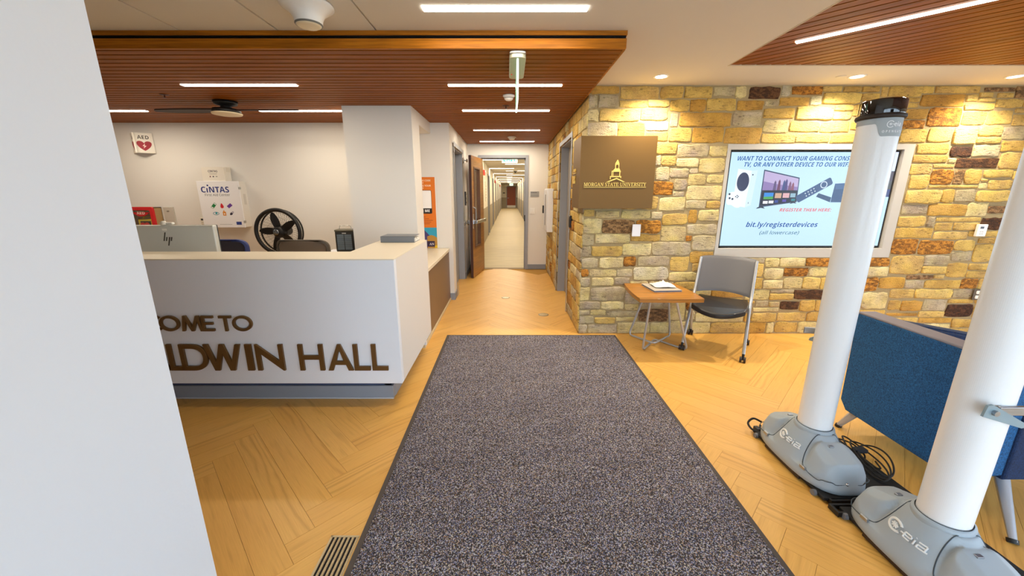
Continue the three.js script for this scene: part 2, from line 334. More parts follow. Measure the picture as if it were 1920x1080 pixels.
// kind letter, then left, bottom, right, top in units of 5 mm
const LAID = 'o154,488,212,502;y214,479,288,502;y214,464,268,477;y290,480,335,502;y337,481,390,501;g392,485,434,501;g154,463,171,486;g173,464,212,487;Y269,465,310,478;y312,457,349,478;o350,456,381,479;y382,458,439,480;b154,439,175,461;y177,439,254,462;y256,441,309,463;g314,429,331,454;o333,430,433,455;g154,395,213,437;y214,394,267,438;w269,422,313,439;y269,403,313,420;y315,402,360,428;o361,400,423,429;o424,398,496,428;y278,378,333,401;g335,373,397,397;b399,374,433,394;g288,356,304,376;y305,356,334,376;b335,354,379,371;b381,343,433,371;g295,328,323,354;g324,333,362,352;g364,341,380,352;b363,319,398,340;b400,323,433,339;O269,299,333,326;g335,309,360,331;g334,296,357,307;b362,290,433,318;y272,271,306,297;b308,268,361,295;g363,272,404,289;y405,273,433,288;y154,256,177,270;b178,253,228,268;b232,252,292,269;g293,251,316,266;y318,239,369,262;o371,243,389,270;b391,247,433,270;b154,222,193,252;d194,222,262,250;O263,222,316,249;b317,205,369,237;g371,219,433,241;O371,205,383,217;g385,186,433,217;g154,196,179,220;b180,201,253,220;y255,205,316,220;g154,172,173,194;y175,173,239,195;b240,175,299,200;g301,175,383,203;o384,159,433,184;g154,148,189,170;b192,148,243,171;O244,152,271,173;g273,153,340,174;y343,141,383,173;y391,141,411,158;O154,129,171,146;b172,129,230,145;g231,129,264,146;w266,121,341,151;b343,120,401,139;g154,107,175,127;b178,109,225,127;g227,111,260,128;b262,101,300,120;g302,108,343,119;b154,76,175,105;g177,76,252,107;g253,69,285,100;g154,56,199,74;b201,56,251,74;b253,54,283,68;g287,60,350,75;b288,77,385,100;y357,101,403,118;g154,43,177,54;b179,43,213,55;g215,40,283,52;d285,28,350,57;b352,31,385,74;O387,55,408,82;b389,32,409,53;b411,28,516,48;g154,23,187,41;y189,23,235,38;b236,29,283,38;g154,1,173,21;g175,1,239,21;b240,1,311,26;b313,1,354,26;b357,1,400,29;b402,1,446,27;y447,1,527,26;y405,111,448,133;b447,134,491,156;b405,83,437,110;o439,83,508,109;b410,52,455,82;y457,50,511,82;b435,481,456,502;D461,479,521,501;w523,484,541,503;O543,487,601,502;y602,492,638,502;y641,491,676,502;y677,491,710,502;o441,459,492,477;g494,466,521,477;o522,467,579,482;w581,468,603,485;Y605,471,677,490;y678,476,713,490;g436,430,492,457;y494,444,555,463;Y558,442,629,466;Y631,458,667,469;Y630,442,666,456;y668,449,685,469;b498,418,547,442;y549,420,608,440;y610,419,666,440;y669,423,691,440;y498,399,564,417;y565,400,632,418;y634,399,688,417;y687,455,721,472;b692,430,726,452;y689,399,751,421;y729,483,792,502;y793,489,815,502;y817,489,902,502;Y904,482,930,491;d911,492,970,500;d972,481,1007,502;y760,474,792,482;y736,464,792,473;o794,466,878,487;Y880,475,902,487;Y904,474,937,481;y940,464,992,479;Y881,459,938,472;y930,433,980,458;y982,454,1025,463;o757,443,813,462;O753,426,813,442;O815,430,880,464;y882,433,929,457;y982,431,1030,452;y770,400,822,425;y824,401,872,428;Y874,397,920,428;Y922,412,968,431;g970,406,1038,429;Y922,398,969,411;y975,384,1027,404;y809,379,872,399;D877,373,919,393;g921,374,974,396;y980,350,1054,382;y805,362,875,377;D894,352,978,371;y805,340,848,360;y850,352,892,360;O851,320,896,350;d898,321,917,349;y919,320,952,350;Y956,334,1013,349;y954,326,968,332;b953,312,969,323;y971,311,1018,329;y809,312,849,339;y851,313,951,319;Y809,283,881,310;y882,284,908,311;g909,286,952,311;Y953,286,1023,309;g808,261,861,280;o862,258,941,282;b942,256,984,284;d985,263,1027,278;y806,235,863,257;g866,235,882,257;y884,246,977,255;y886,227,922,244;y924,228,977,244;D979,229,1022,254;y805,212,884,233;y887,209,958,225;y960,215,1030,227;y984,201,1029,213;O806,177,860,211;O862,177,935,207;y937,185,979,207;y1015,330,1031,347;b1020,311,1037,328;y1025,284,1059,309;y1029,263,1052,283;y1024,229,1071,261;y812,135,881,175;g882,154,933,175;g937,163,980,184;y981,162,1021,199;Y882,136,933,152;y935,128,978,159;y980,144,1028,158;y980,126,1051,142;O751,152,810,170;b751,130,811,150;O749,97,795,128;o797,103,852,128;d854,123,910,133;g854,103,894,121;y896,103,972,122;O974,103,1010,125;y911,125,933,134;b768,57,824,95;y826,82,878,102;Y880,81,960,102;g962,82,1007,102;y828,55,856,76;o857,53,902,76;g903,53,955,79;D957,39,1016,68;y957,70,1012,79;y899,38,956,52;o830,41,897,48;y754,42,826,55;o904,25,976,37;y978,14,1047,34;y978,1,1041,12;y1014,69,1050,100;b1018,36,1077,67;b918,1,976,23;y847,22,902,37;y775,9,845,40;g847,1,915,21;b1012,101,1059,125;y504,129,543,158;g499,159,543,170;b545,150,574,170;b576,151,630,170;O632,152,690,170;b546,124,586,148;O588,130,640,149;b642,130,691,150;y510,102,545,127;b547,103,590,122;b591,103,632,128;Y633,102,669,128;y671,102,690,128;b513,78,565,100;y566,78,618,92;g566,93,617,101;D619,79,690,100;g538,62,566,76;b568,62,590,74;D593,56,634,74;y635,52,668,77;y669,52,693,77;b535,51,591,60;y534,28,588,48;y590,29,653,49;y655,29,694,50;o530,1,569,26;b571,1,587,26;y589,3,638,27;b639,1,686,27;y688,1,739,26;y693,130,738,167;b691,105,741,128;y692,79,743,103;g695,55,746,77;y696,28,747,53;g1079,1,1172,57;y1177,1,1278,57;g1288,26,1320,89;y1078,59,1160,126;y1195,59,1286,126;g1287,91,1320,170;y1065,134,1151,214;b1170,134,1252,214;y1274,178,1320,257;y1082,222,1177,289;y1179,258,1271,322;o1280,259,1320,322;g1061,291,1136,361;y1152,330,1234,393;b1258,330,1319,393;g1056,363,1150,429;y1152,395,1254,466;g1264,395,1320,466;y1046,431,1123,502;y741,1,773,26;o1043,1,1077,12;b1280,1,1319,24;y1049,14,1077,34;o518,28,532,67;g749,28,773,40;g748,57,766,95;g1162,59,1193,98;y513,69,536,76;g1052,69,1076,99;o387,83,403,99;g1162,100,1193,132;g345,102,356,118;g1061,101,1076,132;g450,111,502,133;y1254,128,1285,167;g413,135,446,157;y1153,134,1168,173;y1030,144,1063,183;g434,159,497,170;g1254,169,1272,209;o1274,169,1285,176;y1153,175,1168,215;o1023,185,1063,199;y1031,201,1063,214;y1254,211,1272,251;g1032,216,1080,227;y1179,216,1248,256;g1054,263,1080,283;b154,272,222,312;y224,271,268,311;y1138,291,1177,328;o154,314,222,354;o224,313,268,353;o1039,311,1059,348;y270,328,293,354;g1236,324,1256,364;o1138,330,1150,361;o154,356,213,394;g215,356,276,392;b877,362,892,371;y1236,366,1256,393;y1029,384,1054,404;o753,399,769,425;y1040,406,1054,429;o728,423,751,462;y1031,431,1044,471;y1125,431,1150,471;y723,464,734,481;b994,465,1029,480;y1152,468,1218,502;y1220,468,1284,502;y1286,468,1319,502;b1031,473,1044,502;y1125,473,1150,502;b715,483,727,502;g939,481,970,490;y1009,482,1029,502';
{
  const rest = []; let n = 0;
  for (const s of LAID.split(';')) {
    const [x0, y0, x1, y1] = s.slice(1).split(',').map((v) => v / 200), k = s[0], g = stoneGeo(x1 - x0, y1 - y0, rr(0.005, 0.014) + (k === 'Y' ? 0.008 : 0));
    const c = [(x0 + x1) / 2, (y0 + y1) / 2, BACK];
    if (x0 < 5.0 && n < 300) { part('stone', g, pick(stoneMats[k]), wallBack, c); n++; } else rest.push(g.translate(...c));
  }
  part('stones_beyond', rest, stoneMats.y[0], wallBack).userData.kind = 'stuff';
}
// return wall beside the corridor, with a door in it
const RD = [-4.88, -5.95, 2.17];                                    // near jamb, far jamb, head of the frame
const wallSide = struct('wall_side', [
  bx(SIDE, 0, RD[0], SIDE + 0.25, CEIL, BACK - 0.3), bx(SIDE, 0, CROSS - 0.2, SIDE + 0.25, CEIL, RD[1]), bx(SIDE, RD[2], RD[1], SIDE + 0.25, CEIL, RD[0]),
], mortar);
{
  const place = (z0, z1, y0, y1) => {                               // z0 nearer than z1
    const g = stoneGeo(z0 - z1 - 0.007, y1 - y0 - 0.007, rr(0.007, 0.018)).rotateY(-Math.PI / 2);
    part('stone', g, pick(stoneMats[pick(['y', 'y', 'y', 'b', 'b', 'g', 'o', 'y', 'o', rnd() < 0.3 ? 'O' : 'y'])]), wallSide, [SIDE, (y0 + y1) / 2, (z0 + z1) / 2]);
  };
  const fill = (za, zb, ya, yb) => {
    for (let y = ya; y < yb - 0.03;) {
      let h = rr(0.10, 0.19); if (yb - y - h < 0.08) h = yb - y;
      for (let z = za; z > zb + 0.01;) {
        let w = rr(0.16, 0.40); if (z - w - zb < 0.13) w = z - zb;
        if (h > 0.15 && w > 0.22 && rnd() < 0.3) { place(z, z - w, y, y + h * 0.55); place(z, z - w, y + h * 0.55, y + h); } else place(z, z - w, y, y + h);
        z -= w;
      }
      y += h;
    }
  };
  fill(BACK + 0.012, RD[0], 0.005, SOF); fill(RD[1], CROSS, 0.005, SOF); fill(RD[0], RD[1], RD[2], SOF);
}

// ---------------------------------------------------------------- plain walls
const OPEN = [-0.53, 0.325, 2.165];                                 // corridor doorway
struct('wall_cross', [bx(LEFT - 0.3, 0, CROSS - 0.16, OPEN[0], CEIL, CROSS), bx(OPEN[1], 0, CROSS - 0.16, SIDE, CEIL, CROSS), bx(OPEN[0], OPEN[2], CROSS - 0.16, OPEN[1], CEIL, CROSS)], white);
const LD = [-5.72, -6.82, 2.16];
struct('wall_corridor_left', [bx(LEFT - 0.22, 0, LD[0], LEFT, CEIL, RECEP), bx(LEFT - 0.22, 0, CROSS, LEFT, CEIL, LD[1]), bx(LEFT - 0.22, LD[2], LD[1], LEFT, CEIL, LD[0])], white);
struct('wall_reception', bx(WEST - 0.2, 0, RECEP - 0.15, LEFT - 0.22, CEIL, RECEP), white);
struct('wall_column', [bx(-1.77, 0, -4.75, -1.037, CEIL, -4.40)], white);
struct('trim_1', bx(-1.25, 2.28, RECEP, -1.037, CEIL, -4.75), white);
struct('wall_entry_left', bx(-1.4, 0, -1.04, -1.0, CEIL + 0.02, FRONT + 0.1), M('#e2e7ee', 0.8, { bumpMap: plasterBump, bumpScale: 0.0003 }));
struct('wall_left', bx(WEST - 0.2, 0, RECEP - 0.15, WEST, CEIL + 0.02, FRONT + 0.2), white);
struct('wall_right', [bx(EAST, 0, BACK - 0.3, EAST + 0.2, 0.4, FRONT + 0.2), bx(EAST, 2.3, BACK - 0.3, EAST + 0.2, CEIL + 0.1, FRONT + 0.2), bx(EAST, 0.4, BACK - 0.3, EAST + 0.2, 2.3, -3.2), bx(EAST, 0.4, 1.6, EAST + 0.2, 2.3, FRONT + 0.2)], white);
struct('wall_front', [bx(WEST, 0, FRONT, -0.98, CEIL + 0.02, FRONT + 0.2), bx(-0.98, 2.4, FRONT, EAST, CEIL + 0.1, FRONT + 0.2), bx(6.2, 0, FRONT, EAST, 2.4, FRONT + 0.2), bx(WEST, 0, FRONT, -4.5, CEIL, FRONT + 0.2)], white);
// unseen storefront glazing behind the viewer and lounge window, placed to let daylight in
const pane = MP('#ffffff', 0.02, { transmission: 1, thickness: 0, ior: 1.45 }), alu = M('#8d9196', 0.4, { metalness: 0.6 });
{
  const w = structGroup('unseen_window_1');
  for (let i = 0; i < 7; i++) part('mullion', bx(-0.98 + i * 1.193, 0, FRONT + 0.06, -0.93 + i * 1.193, 2.4, FRONT + 0.13), alu, w);
  part('window_frame', [bx(-0.98, 0, FRONT + 0.06, 6.2, 0.06, FRONT + 0.13), bx(-0.98, 2.34, FRONT + 0.06, 6.2, 2.4, FRONT + 0.13)], alu, w);
  for (let i = 0; i < 6; i++) part('pane', bx(-0.93 + i * 1.193, 0.06, FRONT + 0.09, 0.213 + i * 1.193, 2.34, FRONT + 0.10), pane, w);
  const v = structGroup('unseen_window_2');
  part('window_frame', [bx(EAST + 0.06, 0.4, -3.2, EAST + 0.13, 0.46, 1.6), bx(EAST + 0.06, 2.24, -3.2, EAST + 0.13, 2.3, 1.6), bx(EAST + 0.06, 0.4, -0.83, EAST + 0.13, 2.3, -0.77)], alu, v);
  for (const z of [-3.2, -0.77]) part('pane', bx(EAST + 0.09, 0.46, z, EAST + 0.10, 2.24, z + 2.37), pane, v);
}
struct('pavement', bx(-14, -0.3, FRONT + 0.2, 30, -0.06, 22), M('#b8b4ac', 0.95));
struct('pavement_side', bx(EAST + 0.2, -0.3, -16, 30, -0.06, FRONT + 0.2), M('#b8b4ac', 0.95));
// grey rubber base
struct('baseboard_cross', bx(0.385, 0, CROSS, SIDE - 0.02, 0.10, CROSS + 0.012, 0.004), greyBase);
struct('baseboard_left', [bx(LEFT, 0, LD[0] + 0.06, LEFT + 0.012, 0.10, RECEP - 0.0), bx(LEFT - 0.06, 0, RECEP, LEFT + 0.012, 0.10, RECEP + 0.012), bx(LEFT, 0, CROSS, LEFT + 0.012, 0.10, LD[1] - 0.06)], greyBase);
// doors
function jambs(g, axisX, at, face, near, far, head, dir) {          // a steel frame lining an opening in a wall that runs along z at x = at
  const w = 0.055;
  part('door_frame', [
    bx(at + face, 0, near, at - dir * 0.02, head + w, near + w, 0.004), bx(at + face, 0, far - w, at - dir * 0.02, head + w, far, 0.004), bx(at + face, head, far, at - dir * 0.02, head + w, near, 0.004),
  ].concat([bx(at, 0, near, at + dir * 0.14, head, near - 0.012), bx(at, 0, far, at + dir * 0.14, head, far + 0.012), bx(at, head - 0.012, far, at + dir * 0.14, head, near)]), greySteel, g);
}
function lever(parent, pos, out, along) {                           // escutcheon, neck and handle
  const [x, y, z] = pos, g = [rod([x, y, z], [x + out * 0.012, y, z], 0.026), rod([x, y, z], [x + out * 0.055, y, z], 0.010)];
  g.push(tube([[x + out * 0.05, y, z], [x + out * 0.056, y, z + along * 0.03], [x + out * 0.052, y - 0.004, z + along * 0.115]], 0.0095));
  part('door_lever', g, satin, parent);
}
{
  const d = structGroup('door_1');
  jambs(d, 0, SIDE, -0.022, RD[0], RD[1], RD[2], 1);
  part('door_leaf', bx(SIDE + 0.11, 0.01, RD[1] + 0.012, SIDE + 0.155, RD[2] - 0.012, RD[0] - 0.012, 0.003), M('#9b9388', 0.5), d);
  lever(d, [SIDE + 0.11, 1.0, RD[0] - 0.35], -1, -1);
  part('deadbolt', rod([SIDE + 0.11, 1.12, RD[0] - 0.35], [SIDE + 0.09, 1.12, RD[0] - 0.35], 0.022), satin, d);
  const e = structGroup('door_2');
  jambs(e, 0, LEFT, 0.022, LD[0], LD[1], LD[2], -1);
  part('door_leaf', bx(LEFT - 0.15, 0.01, LD[1] + 0.012, LEFT - 0.105, LD[2] - 0.012, LD[0] - 0.012, 0.003), M('#8f949c', 0.5), e);
  lever(e, [LEFT - 0.105, 1.03, LD[0] - 0.12], 1, -1);
}
{
  const d = structGroup('door_3'), [x0, x1, h] = OPEN, z0 = CROSS, f = 0.055;
  part('door_frame', [bx(x0 - f, 0, z0 - 0.18, x0, h + f, z0 + 0.022, 0.004), bx(x1, 0, z0 - 0.18, x1 + f, h + f, z0 + 0.022, 0.004), bx(x0, h, z0 - 0.18, x1, h + f, z0 + 0.022, 0.004), bx(x1 - 0.016, 0, z0 - 0.10, x1, h, z0 - 0.06), bx(x0, h - 0.016, z0 - 0.10, x1, h, z0 - 0.06)], greySteel, d);
  part('strike_plate', bx(x1 - 0.020, 0.97, z0 - 0.05, x1 - 0.0, 1.09, z0 - 0.0), black, d);
  const leaf = new THREE.Group(); leaf.name = 'door_leaf'; d.add(leaf);       // hinged at the left jamb, standing open; local +x runs from hinge to free edge
  leaf.position.set(x0 + 0.012, 0.012, z0 + 0.03); leaf.rotation.y = -Math.atan2(0.85, -0.145);
  const W = 0.865, H = 2.13, T = 0.045, wood = MP('#a8732f', 0.4, { map: slatTex, clearcoat: 0.3 }), edge = M('#4a2f2a', 0.5), s = new THREE.Shape([[0, 0], [W, 0], [W, H], [0, H]].map((p) => new THREE.Vector2(...p)));
  s.holes.push(new THREE.Path([[0.30, 0.55], [W - 0.16, 0.55], [W - 0.16, 1.93], [0.30, 1.93]].map((p) => new THREE.Vector2(...p))));
  part('panel', ext(s, T, 0.002).translate(0, 0, -T / 2), wood, leaf);
  part('edge_strip', bx(W, 0, -T / 2, W + 0.004, H, T / 2), edge, leaf);
  const q = new THREE.Shape([[0.28, 0.53], [W - 0.14, 0.53], [W - 0.14, 1.95], [0.28, 1.95]].map((p) => new THREE.Vector2(...p)));
  q.holes.push(new THREE.Path([[0.31, 0.56], [W - 0.17, 0.56], [W - 0.17, 1.92], [0.31, 1.92]].map((p) => new THREE.Vector2(...p))));
  part('lite_frame', ext(q, T + 0.016, 0.002).translate(0, 0, -T / 2 - 0.008), M('#6b4a33', 0.45), leaf);
  part('pane', bx(0.31, 0.56, -0.003, W - 0.17, 1.92, 0.003), pane, leaf);
  for (const k of [-1, 1]) part('lock_plate', bx(W - 0.095, 0.88, k * T / 2, W - 0.045, 1.14, k * (T / 2 + 0.006), 0.002), chrome, leaf);
  for (const k of [-1, 1]) part('push_bar', [bx(0.10, 0.97, k * (T / 2 + 0.03), W - 0.06, 1.03, k * (T / 2 + 0.075), 0.01), bx(W - 0.12, 0.965, k * T / 2, W - 0.06, 1.035, k * (T / 2 + 0.05), 0.006)].slice(0, 2), chrome, leaf);
  part('finger_guard', bx(W - 0.11, 1.22, T / 2, W - 0.03, 1.52, T / 2 + 0.004, 0.001), M('#cfe0e4', 0.3, { metalness: 0.5 }), leaf);
  part('pull_handle', tube([[W - 0.07, 1.0, -T / 2], [W - 0.07, 1.02, -T / 2 - 0.05], [W - 0.07, 1.24, -T / 2 - 0.05], [W - 0.07, 1.26, -T / 2]], 0.011, { straight: true }), satin, leaf);
  part('door_closer', bx(0.06, 2.03, T / 2, 0.33, 2.10, T / 2 + 0.06, 0.006), M('#c9c9c6', 0.4, { metalness: 0.4 }), leaf);
}
// ---------------------------------------------------------------- corridor beyond the doorway
const CL = -0.76, CR = 0.88, CC = 2.45;
struct('floor_corridor', bx(CL - 0.2, -0.15, FAR - 0.3, CR + 0.2, 0.002, CROSS - 0.16), M('#cdb98c', 0.5, { map: vinylTex }));
struct('trim_2', bx(OPEN[0], -0.1, CROSS - 0.165, OPEN[1], 0.003, CROSS - 0.02), M('#8d7a58', 0.6));
struct('ceiling_corridor', bx(CL - 0.2, CC, FAR - 0.3, CR + 0.2, 2.8, CROSS - 0.16), ceilingWhite);
const wainscot = M('#a89a80', 0.7), corrWhite = M('#e4ddca', 0.8), frameGrey = M('#8e8f92', 0.5), slabTan = M('#9c7d52', 0.5);
const DZ = [-10.3, -14.2, -18.2, -22.2, -26.2, -30.2, -34.2, -38.0], dw = 0.95;
for (const [side, x, k] of [['corridor_west', CL, -1], ['corridor_east', CR, 1]]) {
  const w = structGroup('wall_' + side), lo = [], hi = []; let z = CROSS - 0.16;
  for (const d of [...DZ, FAR]) {
    const e = d === FAR ? FAR - 0.1 : d; lo.push(bx(x + k * 0.2, 0, z, x - k * 0.008, 1.05, e)); hi.push(bx(x + k * 0.2, 1.05, z, x, CC, e));
    if (d !== FAR) hi.push(bx(x + k * 0.2, 2.12, d, x, CC, d - dw));
    z = d - dw;
  }
  part('wainscot', lo, wainscot, w); part('plaster', hi, corrWhite, w);
  for (const d of DZ) {
    const g = structGroup('door_' + (4 + DZ.indexOf(d) + (k > 0 ? DZ.length : 0)));
    part('door_frame', [bx(x + k * 0.15, 0, d + 0.05, x - k * 0.03, 2.17, d - 0.012), bx(x + k * 0.15, 0, d - dw + 0.012, x - k * 0.03, 2.17, d - dw - 0.05), bx(x + k * 0.15, 2.11, d, x - k * 0.03, 2.17, d - dw)], frameGrey, g);
    part('door_leaf', bx(x + k * 0.16, 0, d, x + k * 0.12, 2.12, d - dw), slabTan, g);
    lever(g, [x + k * 0.12, 1.0, d - 0.1], -k, -1);
  }
}
struct('wall_end', [bx(CL - 0.2, 0, FAR - 0.2, CR + 0.2, CC, FAR)], corrWhite);
struct('trim_3', [bx(CL, 0, FAR, -0.22, 1.05, FAR + 0.02), bx(0.74, 0, FAR, CR, 1.05, FAR + 0.02)], wainscot);
{
  const d = structGroup('door_20');
  part('door_frame', [bx(-0.24, 0, FAR, -0.18, 2.18, FAR + 0.05), bx(0.70, 0, FAR, 0.76, 2.18, FAR + 0.05), bx(-0.18, 2.12, FAR, 0.70, 2.18, FAR + 0.05)], frameGrey, d);
  part('door_leaf', bx(-0.18, 0.25, FAR, 0.70, 2.12, FAR + 0.03), M('#96431a', 0.45), d);
  part('kick_plate', bx(-0.18, 0.01, FAR, 0.70, 0.25, FAR + 0.034), M('#d9d2c4', 0.3, { metalness: 0.5 }), d);
  part('door_lever', [rod([-0.10, 1.0, FAR + 0.03], [-0.10, 1.0, FAR + 0.08], 0.03), bx(-0.12, 0.985, FAR + 0.07, 0.02, 1.015, FAR + 0.09, 0.006)], satin, d);
}

// ---------------------------------------------------------------- lamps
// a linear lamp w long with its centre at x, z, set flush in a surface at height y
function linear(label, group, x, y, z, w, d, level, spin = 0, face = stripFace, sh = true) {
  const t = thing('linear_light', label, 'ceiling light', [x, y, z], spin, group);
  part('housing', bx(-w / 2 - 0.008, 0, -d / 2 - 0.006, w / 2 + 0.008, 0.03, d / 2 + 0.006, 0.004), M('#d9d4c8', 0.5), t);
  part('diffuser', bx(-w / 2, -0.006, -d / 2, w / 2, 0.006, d / 2, 0.004), face, t);
  const l = areaLight(SOFTWARM, level, w, d, [x, y - 0.012, z], [0, -1, 0], 0);
  l.rotateZ(spin); l.castShadow = sh;
  return t;
}
const ROW = 'linear lamps in the timber soffit on the way to the corridor';
[['nearest lamp of the four over the passage, crossing behind the exit sign blade', -3.61], ['second lamp over the passage, just behind the first smoke detector', -4.65], ['third lamp over the passage, in front of the far smoke detector', -6.04], ['last lamp over the passage, right before the wall above the open door', -7.30]]
  .forEach(([s, z]) => linear('white linear ' + s, ROW, -0.032, SOF, z, 0.975, 0.05, STRIP));
linear('white linear lamp in the slatted soffit above the front of the reception desk', undefined, -2.30, SOF, -3.60, 0.98, 0.05, STRIP);
linear('white linear lamp right of the ceiling fan, running behind the column', undefined, -2.31, SOF, -4.67, 0.98, 0.05, STRIP);
linear('white linear lamp left of the ceiling fan, cut by the entry wall', undefined, -4.56, SOF, -4.67, 0.98, 0.05, STRIP);
linear('white linear lamp in the plain white ceiling in front of the timber fascia', undefined, -0.02, CEIL, -2.445, 0.92, 0.066, STRIP);
linear('long diagonal linear lamp in the timber ceiling field above the lounge', undefined, 2.36, CEIL + 0.004, -2.56, 1.12, 0.045, STRIP, -Math.PI / 4);
for (let k = 0; k < 7; k++) {
  const nth = ['first', 'second', 'third', 'fourth', 'fifth', 'sixth', 'farthest'][k];
  linear(nth + ' lamp from the doorway in the left row on the corridor ceiling', 'corridor ceiling lamps, left row', -0.31, CC, -11.7 - 4.1 * k, 1.02, 0.12, CORRIDOR, 0, lampFace(4));
  linear(nth + ' lamp from the doorway in the right row on the corridor ceiling', 'corridor ceiling lamps, right row', 0.37, CC, -13.4 - 4.1 * k, 0.98, 0.12, CORRIDOR, 0, lampFace(4));
}
linear('unseen corridor ceiling lamp behind the doorway head, lighting the near corridor', undefined, 0.06, CC, -9.0, 1.0, 0.12, CORRIDOR, 0, lampFace(4));  // out of view, placed to light the corridor just past the doorway
[['recessed downlight over the sign box end of the stone wall', 1.343], ['recessed downlight above the wall screen and the white post', 3.071], ['recessed downlight at the right end above the stone wall', 4.466]].forEach(([s, x]) => {
  const t = thing('downlight', s, 'downlight', [x, CEIL, -3.735], 0, 'downlights washing the stone wall');
  part('trim_ring', lathe([[0.048, 0.003], [0.050, -0.004], [0.066, -0.004], [0.068, 0.002]], 28), whiteSmooth, t);
  part('lens', new THREE.CylinderGeometry(0.047, 0.047, 0.006, 28).translate(0, -0.002, 0), spotFace, t);
  const l = new THREE.SpotLight(WARM, SPOT, 0, 1.15, 0.6, 2); l.position.set(x, CEIL - 0.02, -3.735); l.target.position.set(x, 1.0, -3.97); l.castShadow = true; l.shadow.radius = 2; l.name = 'spot_light';
  scene.add(l, l.target);
});
// ceiling fittings
single('sprinkler_cover', lathe([[0.0001, -0.006], [0.035, -0.006], [0.041, -0.001], [0.041, 0]], 24), M('#d8d2c6', 0.6), 'flat round white sprinkler cap in the ceiling beside the middle downlight', 'sprinkler', [2.93, CEIL, -3.735]);
[['white smoke detector on the soffit just left of the exit sign blade', -0.0, -3.95, 0.9], ['smaller looking white smoke detector before the last lamp over the passage', 0.05, -6.72, 1.15]].forEach(([s, x, z, k]) => {
  const t = thing('smoke_detector', s, 'smoke detector', [x, SOF, z]);
  part('base', lathe([[0.0001, 0], [0.062 * k, 0], [0.062 * k, -0.012], [0.052 * k, -0.018]].reverse(), 28), whiteSmooth, t);
  part('head', lathe([[0.05 * k, -0.016], [0.046 * k, -0.034], [0.030 * k, -0.048], [0.0001, -0.050]].reverse(), 28), whiteSmooth, t);
  part('vents', lathe([[0.0485 * k, -0.024], [0.0475 * k, -0.030]].reverse(), 28), M('#77746e', 0.8), t);
});
[['dark round sprinkler head recessed behind the near smoke detector', -0.03, -4.40], ['small dark sprinkler plate in the slats above the desk', -3.23, -3.93], ['dark sprinkler head crossing the farthest lamp over the passage', -0.02, -7.22]].forEach(([s, x, z]) => {
  const t = thing('sprinkler', s, 'sprinkler', [x, SOF, z]);
  part('plate', lathe([[0.0001, -0.006], [0.03, -0.006], [0.04, 0]], 22), M('#4d2418', 0.5), t);
  part('deflector', lathe([[0.0001, -0.03], [0.014, -0.03], [0.015, -0.027], [0.005, -0.026], [0.005, 0]], 14), M('#5a2a1c', 0.4, { metalness: 0.5 }), t);
});
{
  const t = thing('exit_sign', 'edge-lit exit sign blade hanging end-on from the timber soffit', 'exit sign', [0.058, SOF, -3.03]);
  part('canopy', ext(roundRect(-0.055, -0.25, 0.055, 0.25, 0.05), 0.036, 0.004).rotateX(Math.PI / 2), M('#b7b9a6', 0.4, { metalness: 0.35 }), t);
  part('end_cap', lathe([[0.0001, 0], [0.052, 0], [0.052, -0.012], [0.0001, -0.012]].reverse(), 24).scale(1, 1, 0.3).translate(0, -0.003, 0.245), whiteSmooth, t);
  part('blade', bx(-0.006, -0.285, -0.21, 0.006, -0.034, 0.225, 0.002), MP('#dffbf0', 0.1, { transmission: 0.7, thickness: 0.01, ior: 1.49, emissive: '#9ff2cf', emissiveIntensity: 0.25 }), t);
  part('blade_edge', [bx(-0.0062, -0.285, 0.224, 0.0062, -0.034, 0.2275), bx(-0.0062, -0.2875, -0.21, 0.0062, -0.2845, 0.2275)], new THREE.MeshStandardMaterial({ color: '#eafff6', emissive: '#d9fff0', emissiveIntensity: 1.1 }), t);
  for (const k of [-1, 1]) part('lettering', text('EXIT', 'sans_bold', 0.30, 0.14, 0.001).translate(-0.15, -0.24, 0).rotateY(k * Math.PI / 2).translate(k * 0.0065, 0, 0), M('#0e9a63', 0.5), t);
  part('indicator', new THREE.SphereGeometry(0.006, 12, 8).translate(-0.037, -0.038, -0.12), new THREE.MeshStandardMaterial({ color: '#a01010', emissive: '#ff2010', emissiveIntensity: 0.8 }), t);
}
{
  const t = thing('wireless_access_point', 'white flared bell-shaped wireless unit on the ceiling left of the white linear lamp', 'access point', [-1.10, CEIL, -2.40]);
  part('body', lathe([[0.0001, 0], [0.135, 0], [0.138, -0.012], [0.118, -0.026], [0.088, -0.048], [0.074, -0.075], [0.070, -0.098], [0.060, -0.104]].reverse(), 40), whiteSmooth, t);
  part('cap', lathe([[0.0001, -0.112], [0.052, -0.110], [0.063, -0.104], [0.063, -0.1]], 40), M('#e6d9bb', 0.4), t);
  part('ring', lathe([[0.0705, -0.094], [0.0715, -0.098], [0.066, -0.103]].reverse(), 40), M('#6f6e68', 0.4), t);
}
